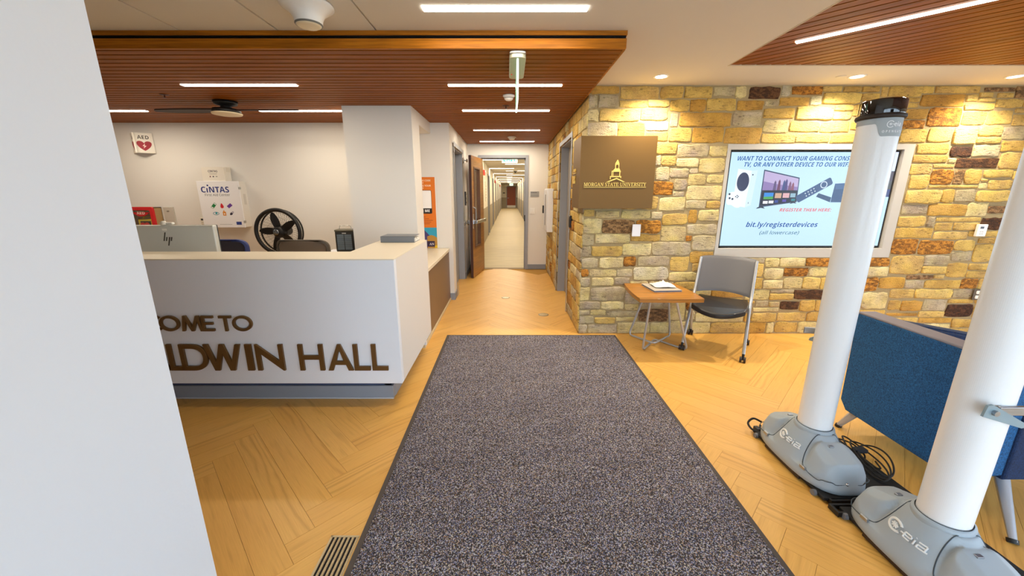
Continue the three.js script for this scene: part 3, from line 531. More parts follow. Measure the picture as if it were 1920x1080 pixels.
{
  const t = thing('ceiling_fan', 'black low ceiling fan with round cream light below the slatted soffit', 'ceiling fan', [-2.86, SOF, -4.21]);
  part('canopy', lathe([[0.0001, 0], [0.11, 0], [0.10, -0.03], [0.05, -0.045], [0.05, -0.06], [0.12, -0.075], [0.128, -0.105], [0.10, -0.118]].reverse(), 36), black, t);
  part('light_globe', lathe([[0.135, -0.112], [0.130, -0.124], [0.08, -0.133], [0.0001, -0.135]].reverse(), 36), M('#efe0c0', 0.5), t);
  for (let k = 0; k < 2; k++) {
    const s = new THREE.Shape(); s.moveTo(0.08, -0.035).lineTo(0.20, -0.055).bezierCurveTo(0.4, -0.075, 0.62, -0.06, 0.74, -0.02).quadraticCurveTo(0.75, 0.02, 0.70, 0.035).bezierCurveTo(0.5, 0.05, 0.3, 0.05, 0.08, 0.035);
    const b = part('blade', ext(s, 0.008, 0.002).rotateX(-Math.PI / 2 + 0.16).translate(0, -0.086, 0), M('#2b1712', 0.5), t); b.rotation.y = Math.PI + 0.02 + k * Math.PI - 0.04;
  }
}

// ---------------------------------------------------------------- reception desk
const laminate = M('#eef0f5', 0.5), counterTop = MP('#e9dec6', 0.35, { clearcoat: 0.2, clearcoatRoughness: 0.3 }), bronze = M('#6a4c26', 0.45, { metalness: 0.35 });  // counterTop: cream of the warm lamp light put into its colour
const DF = -2.53, DR = -0.768, DH = 1.091;
{
  const t = thing('reception_desk', 'white L-shaped reception desk with raised bronze welcome lettering', 'reception desk', [0, 0, 0]);
  part('front_panel', bx(-4.2, 0.181, DF - 0.05, DR, DH - 0.006, DF, 0.003), laminate, t);
  part('side_panel', bx(DR - 0.05, 0.181, -3.60, DR, DH - 0.006, DF - 0.0505, 0.003), M('#e6e0d8', 0.5), t);
  part('countertop', ext(new THREE.Shape([[-4.2, -DF], [DR, -DF], [DR, 3.60], [-1.19, 3.60], [-1.19, 2.861], [-4.2, 2.861]].map((p) => new THREE.Vector2(...p))), 0.006, 0.001).rotateX(-Math.PI / 2).translate(0, DH - 0.006, 0), counterTop, t);
  part('inner_panel', [bx(-4.2, 0.05, -2.861, -1.19, DH - 0.0065, -2.83), bx(-1.19, 0.05, -3.60, -1.16, DH - 0.0065, -2.861), bx(-1.19, 0.05, -3.60, DR - 0.052, DH - 0.0065, -3.57)], laminate, t);
  part('worktop', bx(-4.2, 0.70, -3.45, -1.19, 0.73, -2.862, 0.003), counterTop, t);
  part('toe_kick', bx(-4.2, 0, DF - 0.16, -0.875, 0.105, DF - 0.107, 0.003), greyBase, t);
  part('kick_side', bx(-0.925, 0, -3.6, -0.872, 0.105, DF - 0.16, 0.003), greyBase, t);
  part('shadow_rail', [bx(-4.2, 0.105, DF - 0.17, -0.89, 0.1815, DF - 0.12), bx(-0.94, 0.105, -3.58, -0.89, 0.1815, DF - 0.12)], M('#3f4a68', 0.7), t);  // recess strip coloured dark blue for the shade under the panels
  part('base_strip', bx(-4.2, 0, DF - 0.108, -0.873, 0.012, DF - 0.100, 0.002), M('#b9bcc1', 0.5), t);
  const T = 0.195;                                                  // stroke to cap height
  const glyph = (c, w, h) => {
    const s = T * h * 0.82, P = (a) => new THREE.Shape(a.map((p) => new THREE.Vector2(...p)));
    if (c === 'L') return P([[0, 0], [w, 0], [w, s], [s, s], [s, h], [0, h]]);
    if (c === 'I') return P([[0, 0], [w, 0], [w, h], [0, h]]);
    if (c === 'H') return P([[0, 0], [s, 0], [s, h * 0.42], [w - s, h * 0.42], [w - s, 0], [w, 0], [w, h], [w - s, h], [w - s, h * 0.42 + s], [s, h * 0.42 + s], [s, h], [0, h]]);
    if (c === 'T') return P([[w / 2 - s / 2, 0], [w / 2 + s / 2, 0], [w / 2 + s / 2, h - s], [w, h - s], [w, h], [0, h], [0, h - s], [w / 2 - s / 2, h - s]]);
    if (c === 'E') return P([[0, 0], [w, 0], [w, s], [s, s], [s, h / 2 - s / 2], [w * 0.94, h / 2 - s / 2], [w * 0.94, h / 2 + s / 2], [s, h / 2 + s / 2], [s, h - s], [w, h - s], [w, h], [0, h]]);
    if (c === 'N') return P([[0, 0], [s, 0], [s, h * 0.66], [w - s * 0.35, 0], [w, 0], [w, h], [w - s, h], [w - s, h * 0.36], [s * 0.35, h], [0, h]]);
    if (c === 'W') return P([[0, h], [s * 1.1, h], [w * 0.29, h * 0.32], [w * 0.44, h], [w * 0.56, h], [w * 0.71, h * 0.32], [w - s * 1.1, h], [w, h], [w * 0.775, 0], [w * 0.645, 0], [w * 0.5, h * 0.66], [w * 0.355, 0], [w * 0.225, 0]]);
    if (c === 'M') return P([[0, 0], [s, 0], [w * 0.235, h * 0.68], [w * 0.44, 0], [w * 0.56, 0], [w * 0.765, h * 0.68], [w - s, 0], [w, 0], [w * 0.87, h], [w * 0.73, h], [w * 0.5, h * 0.27], [w * 0.27, h], [w * 0.13, h]]);
    if (c === 'A') { const q = P([[0, 0], [s * 1.1, 0], [w * 0.28, h * 0.22], [w * 0.72, h * 0.22], [w - s * 1.1, 0], [w, 0], [w * 0.56, h], [w * 0.44, h]]); q.holes.push(new THREE.Path([[w * 0.36, h * 0.22 + s * 0.9], [w * 0.64, h * 0.22 + s * 0.9], [w * 0.5, h * 0.80]].map((p) => new THREE.Vector2(...p)))); return q; }
    if (c === 'B') { const q = P([[0, 0], [w * 0.6, 0], [w * 0.9, h * 0.08], [w, h * 0.27], [w * 0.84, h * 0.52], [w * 0.9, h * 0.74], [w * 0.76, h * 0.95], [w * 0.5, h], [0, h]]); q.holes.push(new THREE.Path([[s, s], [w * 0.6, s], [w * 0.76, h * 0.27], [w * 0.6, h * 0.42], [s, h * 0.42]].map((p) => new THREE.Vector2(...p))), new THREE.Path([[s, h * 0.6], [w * 0.5, h * 0.6], [w * 0.66, h * 0.73], [w * 0.5, h - s], [s, h - s]].map((p) => new THREE.Vector2(...p)))); return q; }
    const q = new THREE.Shape();
    if (c === 'D') {
      q.moveTo(0, 0).lineTo(w * 0.42, 0).bezierCurveTo(w * 0.82, 0, w, h * 0.22, w, h / 2).bezierCurveTo(w, h * 0.78, w * 0.82, h, w * 0.42, h).lineTo(0, h).lineTo(0, 0);
      q.holes.push(new THREE.Path().moveTo(s, s).lineTo(w * 0.42, s).bezierCurveTo(w * 0.70, s, w - s, h * 0.3, w - s, h / 2).bezierCurveTo(w - s, h * 0.7, w * 0.70, h - s, w * 0.42, h - s).lineTo(s, h - s).lineTo(s, s));
      return q;
    }
    if (c === 'O') { q.absellipse(w / 2, h / 2, w / 2, h / 2, 0, Math.PI * 2); q.holes.push(new THREE.Path().absellipse(w / 2, h / 2, w / 2 - s, h / 2 - s, 0, Math.PI * 2)); return q; }
    q.absellipse(w * 0.58, h / 2, w * 0.58, h / 2, 0.85, Math.PI * 2 - 0.85); q.absellipse(w * 0.58, h / 2, w * 0.58 - s, h / 2 - s, Math.PI * 2 - 0.95, 0.95, true);   // C
    return q;
  };
  const X2 = (v) => -0.857 - (1545 - v) * 0.003715 / 2.909;
  const set = (word, y, h) => word.forEach(([c, a, b]) => part('letter', ext(glyph(c, b - a, h), 0.014, 0.0015).translate(a, y, DF + 0.006), bronze, t));
  const g1 = (v) => -1.772 - (810 - v) * 0.003820 / 2.909;
  set([['W', 10, 128], ['E', 138, 200], ['L', 212, 262], ['C', 268, 330], ['O', 322, 428], ['M', 437, 548], ['E', 545, 607], ['T', 638, 702], ['O', 706, 810]].map(([c, a, b]) => [c, g1(a), g1(b)]), 0.588, 0.112);
  set([['B', 130, 215], ['A', 225, 330], ['L', 334, 412], ['D', 402, 552], ['W', 536, 740], ['I', 765, 800], ['N', 820, 972], ['H', 1056, 1192], ['A', 1212, 1352], ['L', 1358, 1446], ['L', 1458, 1545]].map(([c, a, b]) => [c, X2(a), X2(b)]), 0.292, 0.198);
}
{
  const t = thing('side_counter', 'lower counter with taupe side panel between the desk and the wall corner', 'counter', [0, 0, 0]);
  part('countertop', [bx(-1.03, 0.722, RECEP + 0.005, -0.835, 0.76, -3.61, 0.003), bx(-1.66, 0.722, RECEP + 0.005, -1.031, 0.76, -4.76, 0.003)], counterTop, t);
  part('side_panel', bx(-0.875, 0.035, RECEP + 0.01, -0.850, 0.722, -3.61), M('#75593f', 0.4), t);
  part('back_panel', bx(-1.66, 0.0, RECEP + 0.01, -1.64, 0.722, -4.76), laminate, t);
  part('floor_trim', bx(-0.880, 0, RECEP + 0.01, -0.838, 0.035, -3.61, 0.004), M('#cdbb95', 0.6), t);
}
{
  const t = thing('binder', 'grey ring binder lying flat on the desk return by the column', 'binder', [-0.985, DH, -3.47], 0.0);
  part('cover', [bx(-0.15, 0.001, -0.14, 0.15, 0.004, 0.07, 0.001), bx(-0.15, 0.001, 0.066, 0.15, 0.056, 0.07, 0.001), bx(-0.15, 0.053, -0.14, 0.15, 0.056, 0.07, 0.001)], M('#767b82', 0.5), t);
  part('paper', bx(-0.145, 0.006, -0.13, 0.147, 0.035, 0.055), M('#e9e7e2', 0.8), t);
  part('ring_clip', tube([[0.146, 0.006, 0.04], [0.146, 0.045, 0.02], [0.146, 0.02, -0.04]], 0.004), chrome, t);
}
{
  const t = thing('monitor', 'silver all-in-one computer seen from behind at the desk', 'computer', [-2.63, 0.73, -3.02], 0.03);
  part('shell', ext(roundRect(-0.33, 0.19, 0.33, 0.545, 0.01), 0.03, 0.008).translate(0, 0, -0.02), M('#d3d4cd', 0.4, { metalness: 0.15 }), t);
  part('screen_edge', bx(-0.331, 0.189, -0.034, 0.331, 0.546, -0.02, 0.004), M('#3b3d40', 0.4), t);
  const tilt = (x, y0, y1, lean) => poly([[x - 0.0045, y0], [x + 0.0045, y0], [x + 0.0045 + lean * (y1 - y0), y1], [x - 0.0045 + lean * (y1 - y0), y1]], 0.001).translate(0, 0, 0.0185);
  part('logo', [tilt(-0.062, 0.425, 0.492, 0.30), tilt(-0.044, 0.425, 0.455, 0.30), tilt(-0.034, 0.388, 0.455, 0.30), tilt(-0.007, 0.425, 0.455, 0.30)].map((g) => g.translate(0.0, 0, 0)), M('#3b352a', 0.4), t);
  part('sticker', bx(-0.06, 0.505, 0.018, -0.025, 0.520, 0.0195), M('#f3f1ea', 0.7), t);
  part('stand', [bx(-0.09, 0.004, -0.03, 0.09, 0.32, -0.018 + 0.003, 0.004), bx(-0.14, 0, -0.12, 0.14, 0.012, 0.10, 0.005)], silver, t);
}
{
  const t = thing('webcam', 'small white webcam clipped on top of the silver computer', 'webcam', [-2.66, 1.276, -3.025]);
  part('body', bx(-0.055, 0.004, -0.015, 0.048, 0.022, 0.014, 0.008), M('#e9e6dc', 0.4), t);
  part('knuckle', lathe([[0.0001, 0], [0.018, 0], [0.02, 0.006], [0.016, 0.03], [0.0001, 0.033]], 20).translate(-0.02, 0, 0.012), M('#dcd8cc', 0.5), t);
}
function taskChair(name, label, x, z, w, top, turn, frame, mesh) {
  const t = thing(name, label, 'office chair', [x, 0, z], turn);
  const o = roundRect(-w / 2, 0.60, w / 2, top, 0.07), i = roundRect(-w / 2 + 0.022, 0.622, w / 2 - 0.022, top - 0.022, 0.055);
  o.holes.push(i);
  const bow = (g) => { const p = g.attributes.position; for (let k = 0; k < p.count; k++) { const q = p.getX(k) / w; p.setZ(k, p.getZ(k) - 0.32 * q * q + 0.26); p.setY(k, p.getY(k) - (p.getY(k) > 0.9 ? 0.12 * q * q : 0)); } g.computeVertexNormals(); return g; };
  part('back_frame', bow(ext(o, 0.022, 0.006)), frame, t);
  const g = new THREE.PlaneGeometry(w - 0.03, top - 0.64, 12, 8).translate(0, (top + 0.60) / 2, 0.012); part('back_mesh', bow(g), mesh, t);
  for (const k of [-1, 1]) part('lumbar_bar', rod([k * w * 0.47, top - 0.06, 0.20], [k * w * 0.30, 0.62, 0.25], 0.006), frame, t);
  part('seat', ext(roundRect(-0.24, -0.24, 0.24, 0.22, 0.08), 0.05, 0.02).rotateX(-Math.PI / 2).translate(0, 0.43, 0), M('#26262a', 0.9), t);
  part('post', [rod([0, 0.08, 0], [0, 0.44, 0], 0.025), bx(-0.03, 0.42, 0.1, 0.03, 0.66, 0.26, 0.01)], black, t);
  for (let k = 0; k < 5; k++) { const a = k * 1.2566, c = Math.cos(a), s = Math.sin(a), l = part('base_arm', rod([0, 0.10, 0], [c * 0.29, 0.07, s * 0.29], 0.022, 0.015), black, t); part('caster', new THREE.CylinderGeometry(0.027, 0.027, 0.04, 16).rotateZ(Math.PI / 2).translate(c * 0.29, 0.029, s * 0.29), black, l); }
}
taskChair('task_chair', 'blue-rimmed mesh chair back just right of the silver computer', -2.72, -3.80, 0.50, 1.115, 0.05, M('#27356f', 0.5), MP('#2a2430', 0.9, { transmission: 0.25, thickness: 0 }));
taskChair('task_chair', 'brown-rimmed mesh chair back in front of the round fan', -1.92, -3.78, 0.50, 1.115, -0.03, M('#4b4236', 0.5), MP('#6a5c50', 0.9, { transmission: 0.35, thickness: 0 }));
{
  const t = thing('pedestal_fan', 'black round fan with five blades and wire cage behind the desk', 'fan', [-2.88, 0, -4.85], 0.0), c = 1.045, R = 0.275;
  part('outer_ring', [new THREE.TorusGeometry(R - 0.004, 0.023, 12, 64).translate(0, c, 0.03), new THREE.TorusGeometry(R - 0.01, 0.01, 10, 64).translate(0, c, -0.06)], black, t);
  const w = []; for (let k = 0; k < 60; k++) { const a = k * Math.PI / 30, b = a + 0.25; w.push(tube([[Math.cos(a) * 0.05, c + Math.sin(a) * 0.05, 0.075], [Math.cos(a + 0.1) * 0.16, c + Math.sin(a + 0.1) * 0.16, 0.068], [Math.cos(b) * R, c + Math.sin(b) * R, 0.03]], 0.0011, { n: 8, sides: 5 })); }
  for (const r of [0.12, 0.19, 0.24]) w.push(new THREE.TorusGeometry(r, 0.0011, 5, 48).translate(0, c, 0.068 - Math.max(0, r - 0.16) * 0.3));
  part('front_cage', w, M('#2a2622', 0.4, { metalness: 0.4 }), t).userData.kind = 'stuff';
  const v = []; for (let k = 0; k < 36; k++) { const a = k * Math.PI / 18; v.push(tube([[Math.cos(a) * 0.05, c + Math.sin(a) * 0.05, -0.10], [Math.cos(a) * 0.18, c + Math.sin(a) * 0.18, -0.095], [Math.cos(a) * R, c + Math.sin(a) * R, -0.03]], 0.0011, { n: 6, sides: 5 })); }
  part('rear_cage', v, M('#2a2622', 0.4, { metalness: 0.4 }), t).userData.kind = 'stuff';
  for (let k = 0; k < 5; k++) {
    const s = new THREE.Shape(); s.moveTo(-0.03, 0.05).bezierCurveTo(-0.06, 0.12, -0.055, 0.20, -0.02, 0.242).quadraticCurveTo(0.0, 0.25, 0.012, 0.235).bezierCurveTo(0.04, 0.18, 0.05, 0.12, 0.035, 0.05);
    part('blade', ext(s, 0.004, 0.001).rotateY(0.30), M('#161413', 0.4), t, [0, c, 0], [0, 0, 0.22 + k * 1.2566]);
  }
  part('hub', lathe([[0.0001, 0.06], [0.05, 0.055], [0.075, 0.02], [0.078, -0.03]].reverse(), 32).rotateX(Math.PI / 2).translate(0, c, 0), black, t);
  part('badge', lathe([[0.0001, 0.088], [0.028, 0.086], [0.036, 0.076], [0.036, 0.068]].reverse(), 28).rotateX(Math.PI / 2).translate(0, c, 0), M('#7e858b', 0.25, { metalness: 0.8 }), t);
  part('motor', rod([0, c, -0.05], [0, c, -0.20], 0.075, 0.06, 24), black, t);
  part('pole', rod([0, 0.02, -0.13], [0, 0.99, -0.13], 0.016), black, t);
  part('base', lathe([[0.0001, 0], [0.2, 0], [0.2, 0.012], [0.06, 0.03], [0.02, 0.05]].reverse().reverse(), 36).translate(0, 0, -0.13), black, t);
}
{
  const t = thing('side_cabinet', 'low white cabinet behind the desk carrying the small heater', 'cabinet', [-1.98, 0, -4.57]);
  part('carcass', bx(-0.2, 0.04, -0.18, 0.2, 0.84, 0.18, 0.004), laminate, t); part('plinth', bx(-0.19, 0, -0.17, 0.19, 0.04, 0.17), greyBase, t); part('door', bx(-0.195, 0.05, 0.18, 0.195, 0.83, 0.198, 0.003), laminate, t);
  const h = thing('space_heater', 'small dark grilled space heater with wire handle beside the column', 'heater', [-1.90, 0.84, -4.50], 0.1);
  part('body', bx(-0.105, 0.012, -0.07, 0.105, 0.255, 0.07, 0.018), M('#33302b', 0.5), h);
  part('top_cap', bx(-0.108, 0.245, -0.075, 0.108, 0.27, 0.075, 0.012), M('#5b5442', 0.5), h);
  part('reflector', bx(-0.085, 0.04, 0.066, 0.085, 0.215, 0.073), M('#a9b9c2', 0.3, { metalness: 0.4 }), h);
  const bars = []; for (let k = 0; k < 13; k++) bars.push(rod([-0.088, 0.045 + k * 0.0138, 0.078], [0.088, 0.045 + k * 0.0138, 0.078], 0.0018, 0.0018, 6)); for (const x of [-0.085, 0, 0.085]) bars.push(rod([x, 0.04, 0.077], [x, 0.216, 0.077], 0.003));
  part('grille', bars, black, h);
  part('badge', bx(-0.022, 0.224, 0.069, 0.022, 0.234, 0.073), M('#c8c5bd', 0.4), h);
  part('handle', tube([[-0.07, 0.268, 0], [-0.06, 0.31, 0], [0.06, 0.31, 0], [0.07, 0.268, 0]], 0.003, { straight: true }), chrome, h);
  part('foot', [bx(-0.09, 0, -0.06, -0.06, 0.014, 0.06), bx(0.06, 0, -0.06, 0.09, 0.014, 0.06)], black, h);
}
// ---------------------------------------------------------------- things on the reception wall
{
  const t = thing('aed_sign', 'white projecting sign with red heart high on the reception wall', 'sign', [-4.86, 2.03, RECEP]);
  const face = canvasTex(256, 320, (c, w, h) => {
    c.fillStyle = '#f1ece0'; c.fillRect(0, 0, w, h); c.fillStyle = '#2a2420'; c.font = 'bold 78px sans-serif'; c.textAlign = 'center'; c.fillText('AED', w * 0.52, 98);
    c.fillStyle = '#a3182a'; c.beginPath(); c.moveTo(128, 285); c.bezierCurveTo(10, 210, 20, 130, 76, 130); c.bezierCurveTo(108, 130, 126, 152, 130, 168); c.bezierCurveTo(138, 146, 160, 130, 186, 132); c.bezierCurveTo(246, 136, 246, 214, 128, 285); c.fill();
    c.fillStyle = '#f3d9cf'; c.beginPath(); c.moveTo(142, 165); c.lineTo(104, 208); c.lineTo(126, 212); c.lineTo(112, 250); c.lineTo(156, 204); c.lineTo(132, 200); c.fill();
  });
  // a folded V: two faces meet in front, the left one seen most
  const fm = M('#ffffff', 0.5, { map: face });
  for (const k of [-1, 1]) {
    const p = part('sign_face', plane(0.20, 0.25).translate(0, 0, 0.0025), fm, t, [k * 0.065 , 0.125, 0.065], [0, k * 0.62, 0]);
    part('sheet', bx(-0.10, -0.125, -0.002, 0.10, 0.125, 0.002), M('#ece7da', 0.5), p);
  }
}
{
  const t = thing('aed_cabinet', 'red wall cabinet with a defibrillator behind its window', 'cabinet', [-4.985, 0.96, RECEP]);
  const o = roundRect(-0.185, 0, 0.185, 0.375, 0.035); o.holes.push(roundRect(-0.135, 0.04, 0.135, 0.33, 0.02));
  part('door_frame', ext(o, 0.02, 0.004).translate(0, 0, 0.12), M('#d3181f', 0.4), t);
  part('box', [bx(-0.18, 0.005, 0.002, -0.17, 0.37, 0.12), bx(0.17, 0.005, 0.002, 0.18, 0.37, 0.12), bx(-0.18, 0.36, 0.002, 0.18, 0.37, 0.12), bx(-0.18, 0.005, 0.002, 0.18, 0.015, 0.12), bx(-0.18, 0.005, 0.002, 0.18, 0.37, 0.008)], M('#b49465', 0.6), t);
  part('header', ext(new THREE.Shape().absarc(0, 0.40, 0.15, Math.PI * 1.22, Math.PI * 1.78), 0.003).translate(0, 0, 0.125), M('#c3161d', 0.5), t);
  part('lettering', text('AED', 'sans_bold', 0.11, 0.038, 0.001).translate(-0.055, 0.275, 0.1295), M('#f6dcd2', 0.6), t);
  part('pane', bx(-0.136, 0.039, 0.122, 0.136, 0.331, 0.124), pane, t);
  const d = thing('defibrillator', 'yellow and black defibrillator with red heart inside the red cabinet', 'defibrillator', [-4.97, 0.975, RECEP + 0.02]);
  part('case', bx(-0.11, 0, 0, 0.11, 0.20, 0.08, 0.02), M('#d8c315', 0.5), d);
  part('face', bx(-0.07, 0.02, 0.078, 0.07, 0.17, 0.084, 0.004), black, d);
  const s = new THREE.Shape(); s.moveTo(0, 0.03).bezierCurveTo(-0.09, 0.09, -0.07, 0.155, -0.03, 0.15).quadraticCurveTo(-0.008, 0.15, 0, 0.13).quadraticCurveTo(0.01, 0.155, 0.035, 0.15).bezierCurveTo(0.075, 0.14, 0.075, 0.08, 0, 0.03);
  part('heart', ext(s, 0.003).translate(-0.01, 0, 0.084), M('#d41f22', 0.5), d);
  part('handle', tube([[-0.06, 0.19, 0.04], [-0.05, 0.225, 0.04], [0.05, 0.225, 0.04], [0.06, 0.19, 0.04]], 0.009, { straight: true }), M('#d8c315', 0.5), d);
}
{
  const t = thing('wall_panel', 'plain pale metal panel on the wall right of the red cabinet', 'wall panel', [-4.69, 1.05, RECEP]);
  part('plate', bx(-0.075, 0, 0, 0.062, 0.28, 0.018, 0.004), M('#c8c2b6', 0.5), t); part('latch', bx(-0.03, 0.22, 0.018, 0.0, 0.228, 0.023), M('#6c675d', 0.4), t);
  const h = thing('wall_thermostat', 'small thermostat with dark display between computer and first aid cabinet', 'thermostat', [-4.247, 1.06, RECEP]);
  part('case', bx(-0.034, 0, 0, 0.034, 0.13, 0.022, 0.004), M('#e9e3d6', 0.5), h); part('display', bx(-0.022, 0.088, 0.021, 0.014, 0.112, 0.0235), black, h);
  part('buttons', [0, 1, 2, 3].map((k) => bx(-0.02 + (k % 2) * 0.022, 0.03 + (k >> 1) * 0.024, 0.021, -0.006 + (k % 2) * 0.022, 0.04 + (k >> 1) * 0.024, 0.024)), M('#b9b2a4', 0.5), h);
}
const firstAid = canvasTex(512, 640, (c, w, h) => {
  c.fillStyle = '#f1f0f2'; c.fillRect(0, 0, w, h);
  c.fillStyle = '#1c2f7c'; c.font = 'bold 104px sans-serif'; c.textAlign = 'center';
  c.save(); c.translate(215, 150); c.scale(1.0, 1.05); c.fillText('C\u0131NTAS', 0, 0); c.beginPath(); c.arc(-84, -92, 11, 0, 7); c.fill(); c.restore();
  c.fillStyle = '#5c5a60'; c.font = '46px sans-serif'; c.fillText('First Aid Center', 235, 200);
  const at = (x, y, r, f) => { c.save(); c.translate(x, y); c.rotate(r); f(); c.restore(); };
  at(165, 335, -0.9, () => { c.strokeStyle = '#3b8f57'; c.lineWidth = 4; c.strokeRect(-40, -16, 80, 32); c.fillStyle = '#157a3c'; c.fillRect(-24, -19, 48, 38); });
  at(268, 335, 0, () => { c.fillStyle = '#d3202c'; c.beginPath(); c.moveTo(-4, -38); c.bezierCurveTo(30, 0, 26, 34, 0, 34); c.bezierCurveTo(-30, 34, -24, 0, -4, -38); c.fill(); });
  at(365, 335, -0.7, () => { c.fillStyle = '#6a3fa0'; c.fillRect(-32, -20, 64, 40); });
  at(178, 440, 0, () => { c.strokeStyle = '#2e7f9e'; c.lineWidth = 6; c.beginPath(); c.ellipse(0, 4, 36, 20, 0, 0, 7); c.stroke(); c.fillStyle = '#2e9fb0'; c.beginPath(); c.arc(4, 0, 14, 0, 7); c.fill(); });
  at(282, 440, 0, () => { c.fillStyle = '#e08a1e'; c.fillRect(-18, -22, 40, 56); c.fillRect(-8, -40, 14, 20); c.fillStyle = '#fff'; c.font = 'bold 34px sans-serif'; c.fillText('R', 2, 22); });
  at(378, 440, -0.8, () => { c.fillStyle = '#2a2540'; c.beginPath(); c.ellipse(-8, 0, 26, 15, 0, 0, 7); c.fill(); c.fillStyle = '#b9b4c4'; c.beginPath(); c.ellipse(18, 0, 16, 14, 0, 0, 7); c.fill(); });
  c.fillStyle = '#2a3f8c'; c.fillRect(415, 560, 66, 44); c.fillStyle = '#9a97a0'; c.fillRect(200, 596, 160, 4);
});
{
  const t = thing('first_aid_cabinet', 'white first aid cabinet with blue lettering hung on the reception wall', 'cabinet', [-3.86, 1.065, RECEP]);
  part('body', bx(-0.275, 0.0, 0.0, 0.275, 0.60, 0.135, 0.004), M('#e2ddd4', 0.5), t);
  const d = part('door', bx(-0.277, -0.005, 0.136, 0.277, 0.605, 0.155, 0.004), M('#f1f0f2', 0.45), t);
  part('print', plane(0.545, 0.60).translate(0, 0.30, 0.1562), M('#ffffff', 0.5, { map: firstAid }), d);
  part('hinge', [bx(0.277, 0.06, 0.125, 0.285, 0.09, 0.165), bx(0.277, 0.50, 0.125, 0.285, 0.53, 0.165)], chrome, t);
  part('side_label', bx(0.2752, 0.30, 0.04, 0.2758, 0.44, 0.09), M('#cfcac0', 0.6), t);
  const b = thing('supply_box', 'small white carton standing on top of the first aid cabinet', 'box', [-3.90, 1.67, RECEP + 0.08]);
  part('carton', bx(-0.15, 0, -0.06, 0.15, 0.175, 0.06, 0.003), M('#ece6da', 0.6), b);
  part('lid', bx(-0.152, 0.12, -0.064, 0.152, 0.18, 0.02, 0.003), M('#e3dccd', 0.6), b);
  part('print', plane(0.22, 0.13).translate(0.0, 0.092, 0.0608), M('#ffffff', 0.6, { map: canvasTex(256, 152, (c, w, h) => { c.fillStyle = '#ece6da'; c.fillRect(0, 0, w, h); c.fillStyle = '#22223a'; c.font = 'bold 42px sans-serif'; c.textAlign = 'center'; c.fillText('CINTAS', 125, 52); c.fillStyle = '#a09a92'; c.fillRect(60, 68, 130, 4); c.fillRect(70, 80, 110, 4); c.fillStyle = '#6a2530'; c.fillRect(68, 106, 16, 20); c.fillStyle = '#3a3a44'; c.fillRect(112, 108, 22, 16); c.fillStyle = '#9a968e'; c.fillRect(160, 108, 26, 14); }) }), b);
}
{
  const t = thing('poster', 'orange poster with white panel leaning on the counter behind the column', 'poster', [-1.30, 0.762, RECEP + 0.012]);
  part('backing', bx(-0.32, 0.0, -0.008, 0.305, 0.965, -0.0005), M('#f0ece4', 0.6), t);
  part('print', plane(0.61, 0.965).translate(-0.012, 0.4825, 0.0003), M('#ffffff', 0.55, { map: canvasTex(648, 1024, (c, w, h) => {
    c.fillStyle = '#e57a18'; c.fillRect(0, 0, w, h); c.fillStyle = '#fbe6cf'; c.font = 'bold 34px sans-serif'; c.textAlign = 'right';
    [['THE QR CODE', 590], ['ART', 486], ['ETTING YOUR', 590], ['ENT', 486]].forEach(([s, x], i) => c.fillText(s, x, 60 + i * 36));
    c.fillStyle = '#ffffff'; c.beginPath(); c.roundRect(270, 185, 320, 330, 18); c.fill(); c.strokeStyle = '#2a2522'; c.lineWidth = 6; c.stroke();
    c.fillStyle = '#1b1716'; c.fillRect(273, 440, 314, 72); c.fillStyle = '#ffffff'; c.font = 'bold 52px sans-serif'; c.fillText('AN ME', 560, 494);
    c.fillStyle = '#b5571a'; for (let i = 0; i < 5; i++) c.fillRect(430, 560 + i * 25, [60, 110, 165, 140, 120][i], 10);
    c.fillStyle = '#2fa3c6'; c.fillRect(0, 720, w, 304);
    c.fillStyle = '#4b3f7a'; c.beginPath(); c.moveTo(0, 690); c.lineTo(440, 730); c.lineTo(560, 860); c.lineTo(560, 1024); c.lineTo(0, 1024); c.fill();
    c.fillStyle = '#b98a3a'; c.beginPath(); c.moveTo(500, 850); c.lineTo(560, 830); c.lineTo(600, 840); c.lineTo(w, 870); c.lineTo(w, 1024); c.lineTo(500, 1024); c.fill();
    c.fillStyle = '#2b1b3f'; c.fillRect(500, 920, 110, 84); c.fillStyle = '#e9e2ea'; c.font = 'bold 46px serif'; c.fillText('AN', 600, 980); c.fillStyle = '#e8c21d'; c.fillRect(610, 985, 38, 39);
  }) }), t);
}

